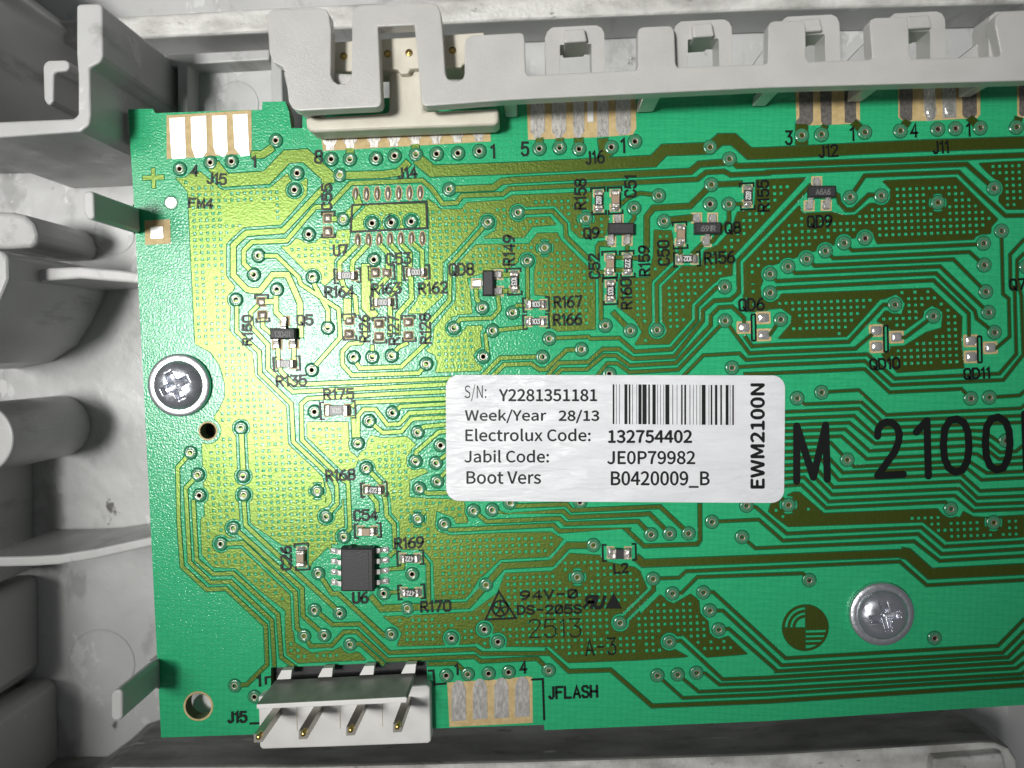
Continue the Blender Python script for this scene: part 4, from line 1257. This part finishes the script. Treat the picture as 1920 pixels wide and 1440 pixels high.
mb = MB(); plate(mb, ol, 1.0, 'sticker', 'sticker', 0.3, 3.0); mb.build('paper', LABEL, recalc=False)

FONT = None
try:
    import os
    FONT = bpy.data.fonts.load(os.path.join(bpy.utils.system_resource('DATAFILES'), 'fonts', 'Noto Sans CJK Regular.woff2'))   # ships with Blender
except Exception:
    FONT = None
def print_text(body, x0, y0, x1, y1, bold=0.0, vertical=False, name='printed_lettering'):
    cu = bpy.data.curves.new('t', 'FONT')
    cu.body = body; cu.size = 1; cu.resolution_u = 4
    if FONT: cu.font = FONT
    o = bpy.data.objects.new('t', cu); COL.objects.link(o)
    bpy.context.view_layer.update()
    me = bpy.data.meshes.new_from_object(o.evaluated_get(bpy.context.evaluated_depsgraph_get()))
    bpy.data.objects.remove(o); bpy.data.curves.remove(cu)
    xs = [v.co.x for v in me.vertices]; ys = [v.co.y for v in me.vertices]
    ax, bx, ay, by = min(xs), max(xs), min(ys), max(ys)
    for v in me.vertices:
        u, w = (v.co.x - ax) / (bx - ax), (v.co.y - ay) / (by - ay)
        if vertical: px, py = x1 - w * (x1 - x0) + 0, y1 - u * (y1 - y0)
        else: px, py = x0 + u * (x1 - x0), y1 - w * (y1 - y0)
        if vertical: px = x0 + (1 - w) * (x1 - x0)
        v.co = P(px, py, Z(4.2)) - LABEL.location
    if bold:                       # heavier strokes: the same outline laid down a few times, slightly shifted
        bm = bmesh.new(); bm.from_mesh(me)
        base = list(bm.verts) + list(bm.edges) + list(bm.faces)
        for i, (dx, dy) in enumerate(((1, 0), (-1, 0), (0, 1), (0, -1))):
            r = bmesh.ops.duplicate(bm, geom=base)
            for v in r['geom']:
                if isinstance(v, bmesh.types.BMVert): v.co += Vector((Z(dx * bold), Z(dy * bold), Z(0.03 * (i + 1))))
        bm.to_mesh(me); bm.free()
    me.materials.clear(); me.materials.append(M['ink'])
    me.name = name
    return link(name, me, LABEL)
print_text('S/N:', 871, 721, 912, 752)
print_text('Y2281351181', 936, 730, 1119, 752, 0.8)
print_text('Week/Year', 872, 768, 1024, 793, 0.6)
print_text('28/13', 1048, 769, 1123, 793, 0.8)
print_text('Electrolux Code:', 873, 804, 1107, 827, 0.6)
print_text('132754402', 1141, 807, 1297, 830, 1.1)
print_text('Jabil Code:', 871, 844, 1029, 867, 0.6)
print_text('JE0P79982', 1139, 846, 1303, 870, 0.8)
print_text('Boot Vers', 875, 884, 1014, 907, 0.6)
print_text('B0420009_B', 1146, 884, 1330, 914, 0.8)
print_text('EWM2100N', 1408, 720, 1433, 915, 1.4, True)
BARS = '755-768 780-784 804-808 843-866 876-888 902-906 934-938 948-972 978-1010 1022-1034 1053-1078 1090-1094 1112-1116 1136-1140 1150-1180 1203-1208 1236-1240 1268-1280 1292-1306 1332-1337 1358-1362 1383-1387 1408-1412 1423-1452 1475-1479 1490-1502 1522-1540 1562-1575 1602-1624 1634-1638 1652-1664'
mb = MB()
for s in BARS.split():
    a, b = s.split('-'); a, b = 960 + float(a) / 4, 960 + float(b) / 4
    k = (a - 1148) / 228
    v = [mb.vert(P(x, y, Z(4.2))) for x, y in ((a, 720.5 + 1.5 * k), (b, 720.5 + 1.5 * k), (b, 795 + 2 * k), (a, 795 + 2 * k))]
    mb.face(v, 'ink')
o = mb.build('printed_barcode', LABEL); o['kind'] = 'stuff'

# ------------------------------------------------------------------ screws
def screw(x, y, ang, label):
    t = thing('screw', P(x, y, 0), label, 'screw')
    mb = MB()
    lathe(mb, [(Z(r), Z(z)) for r, z in ((59.5, 1.6), (59.5, 8), (58, 10), (50, 10.5), (46, 10.0), (20, 10))], 64, ['washer'] * 5)
    link('washer', mb.mesh('washer', smooth=True), t)
    mb = MB()
    n, rr = 128, [47, 46.5, 45.5, 44, 42, 40, 38, 36, 34, 32, 30, 28, 26, 24, 22, 20, 18, 16, 14, 12, 10, 8, 6, 4, 2]
    rings = []
    def hz(r, a):
        d = 10 + 17 * max(0.0, 1 - (r / 47.0) ** 3.2) ** 0.62
        u, v = r * math.cos(a), r * math.sin(a)
        m_ = 0.0
        for (p, q) in ((u, v), (v, u)):
            hw = 7.6 - 0.05 * abs(p)
            e = min(hw - abs(q), 27.0 - abs(p))
            m_ = max(m_, min(1.0, max(0.0, (e + 1.0) / 3.2)))
        m_ = max(m_, min(1.0, max(0.0, (12.5 - r) / 5)))
        dep = 15.5 - 7.5 * min(1.0, r / 27.0)
        return d - m_ * dep
    for r in rr: rings.append([mb.vert((Z(r * math.cos(2 * math.pi * k / n)), Z(r * math.sin(2 * math.pi * k / n)), Z(hz(r, 2 * math.pi * k / n)))) for k in range(n)])
    c = mb.vert((0, 0, Z(10 + 17 - 17)))
    for i in range(len(rr) - 1):
        for k in range(n): mb.face((rings[i][k], rings[i][(k + 1) % n], rings[i + 1][(k + 1) % n], rings[i + 1][k]), 'zinc')
    for k in range(n): mb.face((rings[-1][k], rings[-1][(k + 1) % n], c), 'zinc')
    me = mb.mesh('head', smooth=True)
    link('head', me, t, rz=math.radians(ang))
screw(339, 722, 27, 'zinc cross-head screw with a washer at the left edge of the board')
screw(1650, 1149, 12, 'zinc cross-head screw with a washer beside the round copper emblem')
# ------------------------------------------------------------------ grey plastic housing under and around the board
HOUSE = thing('appliance_housing', (0, 0, -1.8), 'grey plastic control housing with ribs, round bosses and hooks around the board', 'housing')
FL = -18.0

def floor_panel():
    mb = MB()
    v = [mb.vert((x, y, FL / 10)) for x, y in ((-16, -12), (16, -12), (16, 14), (-16, 14))]
    mb.face(v, 'floor')
    mb.build('floor_panel', HOUSE)
floor_panel()
prism('raised_floor', [(352, 112), (515, 104), (522, 262), (352, 262)], -12.5, FL, 'floor', HOUSE, 0.0)

# rear wall with its worn white rim
prism('rear_wall', [(-260, 62), (225, 30), (500, 14), (960, -8), (1440, -28), (2200, -60), (2200, 0), (1920, 6), (1440, 18), (960, 38), (480, 61), (290, 70), (-260, 100)], -10.5, FL, 'rim', HOUSE, 0.05, side='plastic')
# tall corner wall with its thickened end, and the outer wall beyond the picture
prism('corner_wall', [(143, 10), (150, 7), (185, 6), (192, 11), (193, 105), (188, 116), (168, 127), (170, 215), (167, 234), (150, 247), (0, 258), (-120, 263), (-120, 233), (0, 228), (138, 222), (146, 214), (146, 140), (143, 100)], 6.8, FL, 'plastic', HOUSE, 0.035)
prism('outer_wall', [(-300, -260), (-110, -120), (-20, -45), (-38, -25), (-60, 235), (-300, 240)], 4.5, FL, 'plastic', HOUSE, 0.04)
prism('locking_tab', [(82, 186), (80, 126), (83, 118), (90, 113), (121, 112), (129, 116), (130, 126), (125, 133), (104, 135), (101, 140), (100, 188), (94, 197), (87, 195)], 4.0, FL, 'plastic', HOUSE, 0.03)
# ribs round the recess behind the board
prism('rib', [(305, 102), (505, 92), (505, 112), (352, 121), (352, 240), (333, 240), (332, 124), (312, 124)], -9, FL, 'plastic', HOUSE, 0.02)
prism('rib', [(507, 88), (527, 88), (532, 240), (510, 240)], -9, FL, 'plastic', HOUSE, 0.02)
# snap hooks that hold the left edge of the board
def hook(top, zt, stem):
    h = prism('snap_hook', top, zt, 0.3, 'plastic', HOUSE, 0.025)
    prism('stem', stem, 0.2, FL, 'plastic', HOUSE, 0.0).parent = HOUSE
    return h
hook([(155, 364), (158, 359), (168, 357), (175, 361), (177, 405), (173, 412), (163, 411), (156, 397)], 9.8, [(238, 384), (249, 383), (250, 438), (242, 436)])
hook([(208, 1302), (213, 1295), (224, 1292), (230, 1298), (230, 1344), (225, 1351), (213, 1352), (208, 1344)], 8.6, [(278, 1240), (297, 1236), (298, 1292), (280, 1290)])
# round bosses and blocks along the left side
prism('boss', [(-40, 396), (20, 397), (46, 403), (62, 418), (69, 438), (68, 455), (55, 464), (20, 466), (-40, 466)], -4.5, FL, 'plastic', HOUSE, 0.06)
prism('boss', [(-200, 470), (2, 469), (14, 480), (15, 522), (6, 545), (-14, 590), (-50, 645), (-110, 683), (-200, 700)], 2.6, FL, 'plastic', HOUSE, 0.05)
prism('boss', circ(-42, 823, 67, 48), -1.4, FL, 'plastic', HOUSE, 0.03)
prism('block', [(-200, 1150), (-95, 1148), (-84, 1160), (-82, 1340), (-96, 1364), (-200, 1388)], -2, FL, 'plastic', HOUSE, 0.05)
prism('outer_wall', [(-300, 1390), (-60, 1372), (-42, 1385), (-30, 1720), (-300, 1720)], -2, FL, 'plastic', HOUSE, 0.04)
prism('outer_wall', [(-300, 850), (-130, 850), (-130, 1150), (-300, 1150)], 1, FL, 'plastic', HOUSE, 0.04)
# thin curved ribs
prism('rib', [(62, 517), (66, 507), (90, 502), (150, 500), (220, 506), (330, 520), (330, 536), (220, 528), (150, 522), (90, 526), (68, 527)], -3, FL, 'plastic', HOUSE, 0.03)
prism('rib', [(-40, 1045), (60, 1043), (110, 1040), (180, 1029), (330, 996), (330, 1014), (180, 1048), (110, 1059), (60, 1062), (-40, 1064)], -3, FL, 'plastic', HOUSE, 0.03)
# front wall
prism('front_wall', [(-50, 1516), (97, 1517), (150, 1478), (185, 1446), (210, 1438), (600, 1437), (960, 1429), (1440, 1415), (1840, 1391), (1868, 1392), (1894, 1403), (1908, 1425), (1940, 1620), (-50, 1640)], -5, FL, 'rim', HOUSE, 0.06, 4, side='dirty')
prism('front_block', [(1752, 1424), (1880, 1414), (1900, 1500), (1740, 1500)], -3.5, -5.1, 'rim', HOUSE, 0.03)
prism('dark_hole_plug', circ(390, 808, 24, 24), -2.5, FL, 'hole', HOUSE, 0.0)  # solid dark plug added; its colour stands in for shade down the hole
prism('locating_peg', circ(380, 1322, 19, 28), -3, FL, 'white', HOUSE, 0.01)
for x, y, r, z_ in ((214, 437, 38, FL), (190, 1243, 62, FL), (443, 195, 41, -12.5)):
    p = P(x, y, z_ / 10)
    mb = MB(); R_ = (P(x + r, y, z_ / 10) - p).length
    lathe(mb, [(R_ + 0.012, 0.0005), (R_ + 0.004, 0.011), (R_ - 0.004, 0.011), (R_ - 0.014, 0.004), (0, 0.004)], 56, ['floor'] * 4, p)
    mb.build('ejector_mark', HOUSE, smooth=False)

# ------------------------------------------------------------------ comb-shaped cover over the plug row
COVER = thing('terminal_cover', P(1200, 130, 0.6), 'light grey plastic comb-shaped cover along the top edge of the board', 'terminal cover')
CPOLY = [(501, 30), (505, 21), (513, 17), (600, 14), (612, 18), (617, 27), (621, 57), (620, 140), (624, 151), (633, 157), (647, 157), (656, 151), (659, 142), (660, 28), (664, 15), (676, 9),
         (808, 4), (820, 9), (826, 22), (830, 62), (835, 138), (839, 147), (848, 151), (860, 151), (868, 147), (871, 138), (871, 82), (874, 72), (884, 66), (976, 61), (982, 64), (984, 74), (986, 135), (990, 141),
         (1193, 131), (1196, 125), (1196, 60), (1199, 53), (1207, 50), (1256, 48), (1262, 52), (1265, 64), (1267, 119), (1271, 126), (1433, 120), (1440, 117), (1441, 48), (1445, 42), (1452, 39), (1503, 38), (1509, 42), (1511, 50), (1512, 108), (1517, 115),
         (1632, 111), (1636, 107), (1631, 45), (1634, 36), (1642, 33), (1696, 31), (1702, 35), (1704, 45), (1706, 104), (1711, 110), (1873, 105), (1877, 100), (1866, 46), (1868, 30), (1878, 21), (2010, 16), (2010, 146), (1920, 151), (1440, 164), (960, 187), (800, 199), (793, 197), (790, 188),
         (777, 47), (709, 50), (715, 190), (712, 199), (704, 201), (560, 208), (548, 203), (541, 190), (535, 136), (530, 126), (512, 116), (505, 100)]
prism('comb_plate', CPOLY, 8.0, 6.2, 'cover', COVER, 0.05, 4)
for poly in ([(548, 188), (585, 186), (588, 203), (556, 206)], [(1208, 160), (1238, 158), (1243, 172), (1241, 176), (1208, 178)], [(1443, 145), (1472, 144), (1468, 165), (1440, 166)],
             [(1633, 135), (1668, 134), (1662, 156), (1632, 157)], [(1857, 125), (1886, 124), (1882, 146), (1856, 148)], [(943, 172), (968, 171), (968, 187), (944, 188)]):
    prism('foot', poly, 6.5, 0.35, 'cover', COVER, 0.02)
prism('skirt', [(530, 132), (712, 140), (716, 190), (712, 197), (704, 199), (562, 206), (550, 202), (543, 190)], 6.4, 5.0, 'cover', COVER, 0.03)
# latch loops with their hooked crossbars
def loop(outer, inner, bar):
    mb = MB()
    n = len(outer)
    zt, zb = 0.66, 0.36
    A = [mb.vert(P(x, y, zt)) for x, y in outer]; B = [mb.vert(P(x, y, zt)) for x, y in inner]
    A2 = [mb.vert((mb.v[i][0], mb.v[i][1], zb)) for i in A]; B2 = [mb.vert((mb.v[i][0], mb.v[i][1], zb)) for i in B]
    for i in range(n - 1):
        mb.face((A[i], A[i + 1], B[i + 1], B[i]), 'cover'); mb.face((A2[i], B2[i], B2[i + 1], A2[i + 1]), 'cover')
        mb.face((A[i], A2[i], A2[i + 1], A[i + 1]), 'cover'); mb.face((B[i], B[i + 1], B2[i + 1], B2[i]), 'cover')
    for i in (0, n - 1): mb.face((A[i], B[i], B2[i], A2[i]), 'cover')
    o = mb.build('latch_loop', COVER)
    md = o.modifiers.new('soft_edge', 'BEVEL'); md.width = 0.02; md.segments = 2; md.limit_method = 'ANGLE'; md.angle_limit = math.radians(40)
    b = prism('hook', bar, 7.4, 3.0, 'cover', COVER, 0.02)
    b.parent = o; b.location = COVER.location * 0
    return o
def mkloop(x0, x1, yt, yb, ix0, ix1, iy, bx0, bx1, by):
    outer = [(x0, yb), (x0 - 2, yt + 20), (x0 + 2, yt + 8), (x0 + 12, yt), (x1 - 14, yt - 4), (x1 - 4, yt + 1), (x1 + 1, yt + 11), (x1 + 4, yb)]
    inner = [(ix0, yb), (ix0, iy + 12), (ix0, iy + 1), (ix0 + 1, iy), (ix1 - 1, iy - 2), (ix1, iy), (ix1, iy + 10), (ix1 + 1, yb)]
    return loop(outer, inner, [(bx0, yt + 5), (bx1 - 3, yt + 2), (bx1 + 2, by - 3), (bx0 + 2, by)])
mkloop(1024, 1132, 51, 152, 1050, 1109, 84, 1056, 1099, 80)
mkloop(1265, 1371, 40, 140, 1290, 1348, 74, 1298, 1338, 70)
mkloop(1464, 1573, 31, 130, 1491, 1547, 66, 1500, 1541, 60)
mkloop(1666, 1771, 25, 122, 1692, 1744, 60, 1700, 1746, 54)
mkloop(1855, 1965, 22, 118, 1885, 1940, 54, 1892, 1936, 48)
for poly in ([(1582, 122), (1634, 68), (1638, 120)], [(1789, 116), (1868, 56), (1872, 114)], [(1408, 130), (1438, 84), (1441, 128)], [(1190, 140), (1198, 112), (1200, 140)]):
    prism('gusset', poly, 4.6, 1.0, 'plastic', COVER, 0.0)
# slim posts standing in the board's slots
for poly in ([(1100, 168), (1112, 168), (1113, 228), (1102, 229)],):
    prism('post', poly, 0.2, -6, 'white', COVER, 0.0)

# ------------------------------------------------------------------ cream plug pushed onto the J14 contacts
PLUG = thing('plug_connector', P(755, 230, 0.1), 'cream plug connector pushed onto the contacts marked J14 beneath the cover', 'connector')
prism('flange', [(572, 220), (700, 213), (729, 210), (729, 120), (792, 116), (796, 208), (935, 203), (935, 226), (931, 234), (760, 240), (592, 247), (580, 246), (574, 238)], 3.9, 0.6, 'cream', PLUG, 0.04)
prism('head', [(604, 80), (708, 73), (720, 72), (790, 68), (908, 60), (909, 118), (868, 120), (866, 126), (792, 128), (770, 129), (766, 138), (750, 139), (746, 130), (720, 131), (640, 134), (606, 136)], 4.9, 1.0, 'cream', PLUG, 0.025)
for x, y in ((644.5, 105.5), (726.5, 101), (767, 99), (848.5, 94.5)):
    p = P(x, y, 0.49)
    mb = MB()
    lathe(mb, [(Z(6.6), 0.003), (Z(5.6), 0.012), (Z(4.4), 0.004), (Z(3.4), 0.014), (0, 0.02)], 18, ['gold', 'hole', 'gold', 'gold'], p)
    mb.build('contact_socket', PLUG, smooth=True)

# ------------------------------------------------------------------ white pin header at the bottom edge
HEAD = thing('pin_header', P(645, 1320, 0), 'white four-pin header with a grey-shaded back wall at the board bottom edge', 'pin header')
prism('base', [(484, 1306), (640, 1296), (800, 1285), (806, 1289), (808, 1390), (803, 1394), (640, 1400), (492, 1405), (487, 1401)], 1.6, -5, 'white', HEAD, 0.03)
prism('back_wall', [(480, 1321), (760, 1307), (764, 1309), (762, 1318), (481, 1330)], 6.8, 0.4, 'white', HEAD, 0.012, side='shadedwhite')
for x, y in ((524, 1257), (601, 1253), (679, 1249), (757, 1246)):
    prism('tab', [(x + 4, y), (x + 23, y - 1), (x + 21, y + 16), (x - 5, y + 17)], 1.3, 0.3, 'white', HEAD, 0.0)
for a, b in ((555, 1331), (636, 1327), (715, 1322)):
    prism('groove', [(a, b - 20), (a + 1.6, b - 20), (a + 2.4, b + 40), (a + 0.8, b + 40)], 1.66, 1.55, 'cream', HEAD, 0.0)
for x, y in ((484, 1384), (568, 1378), (657, 1371), (745, 1365)):
    pn = prism('pin', [(x - 8, y - 7.5), (x + 8, y - 8.5), (x + 8, y + 7.5), (x - 8, y + 8.5)], 8.2, 0.6, 'pin', HEAD, 0.0)
    tp = prism('tip', [(x - 6, y - 5.5), (x + 5, y - 6.5), (x + 5, y + 5), (x - 6, y + 6)], 9.2, 8.1, 'gold', HEAD, 0.03)
    tp.parent = pn; tp.location = (0, 0, 0)
prism('dark_slot_filler', [(504, 1248), (804, 1235), (806, 1286), (504, 1296)], -1.1, -6, 'icblack', HEAD, 0.0)  # black block added under the slot so the open gap reads as shade
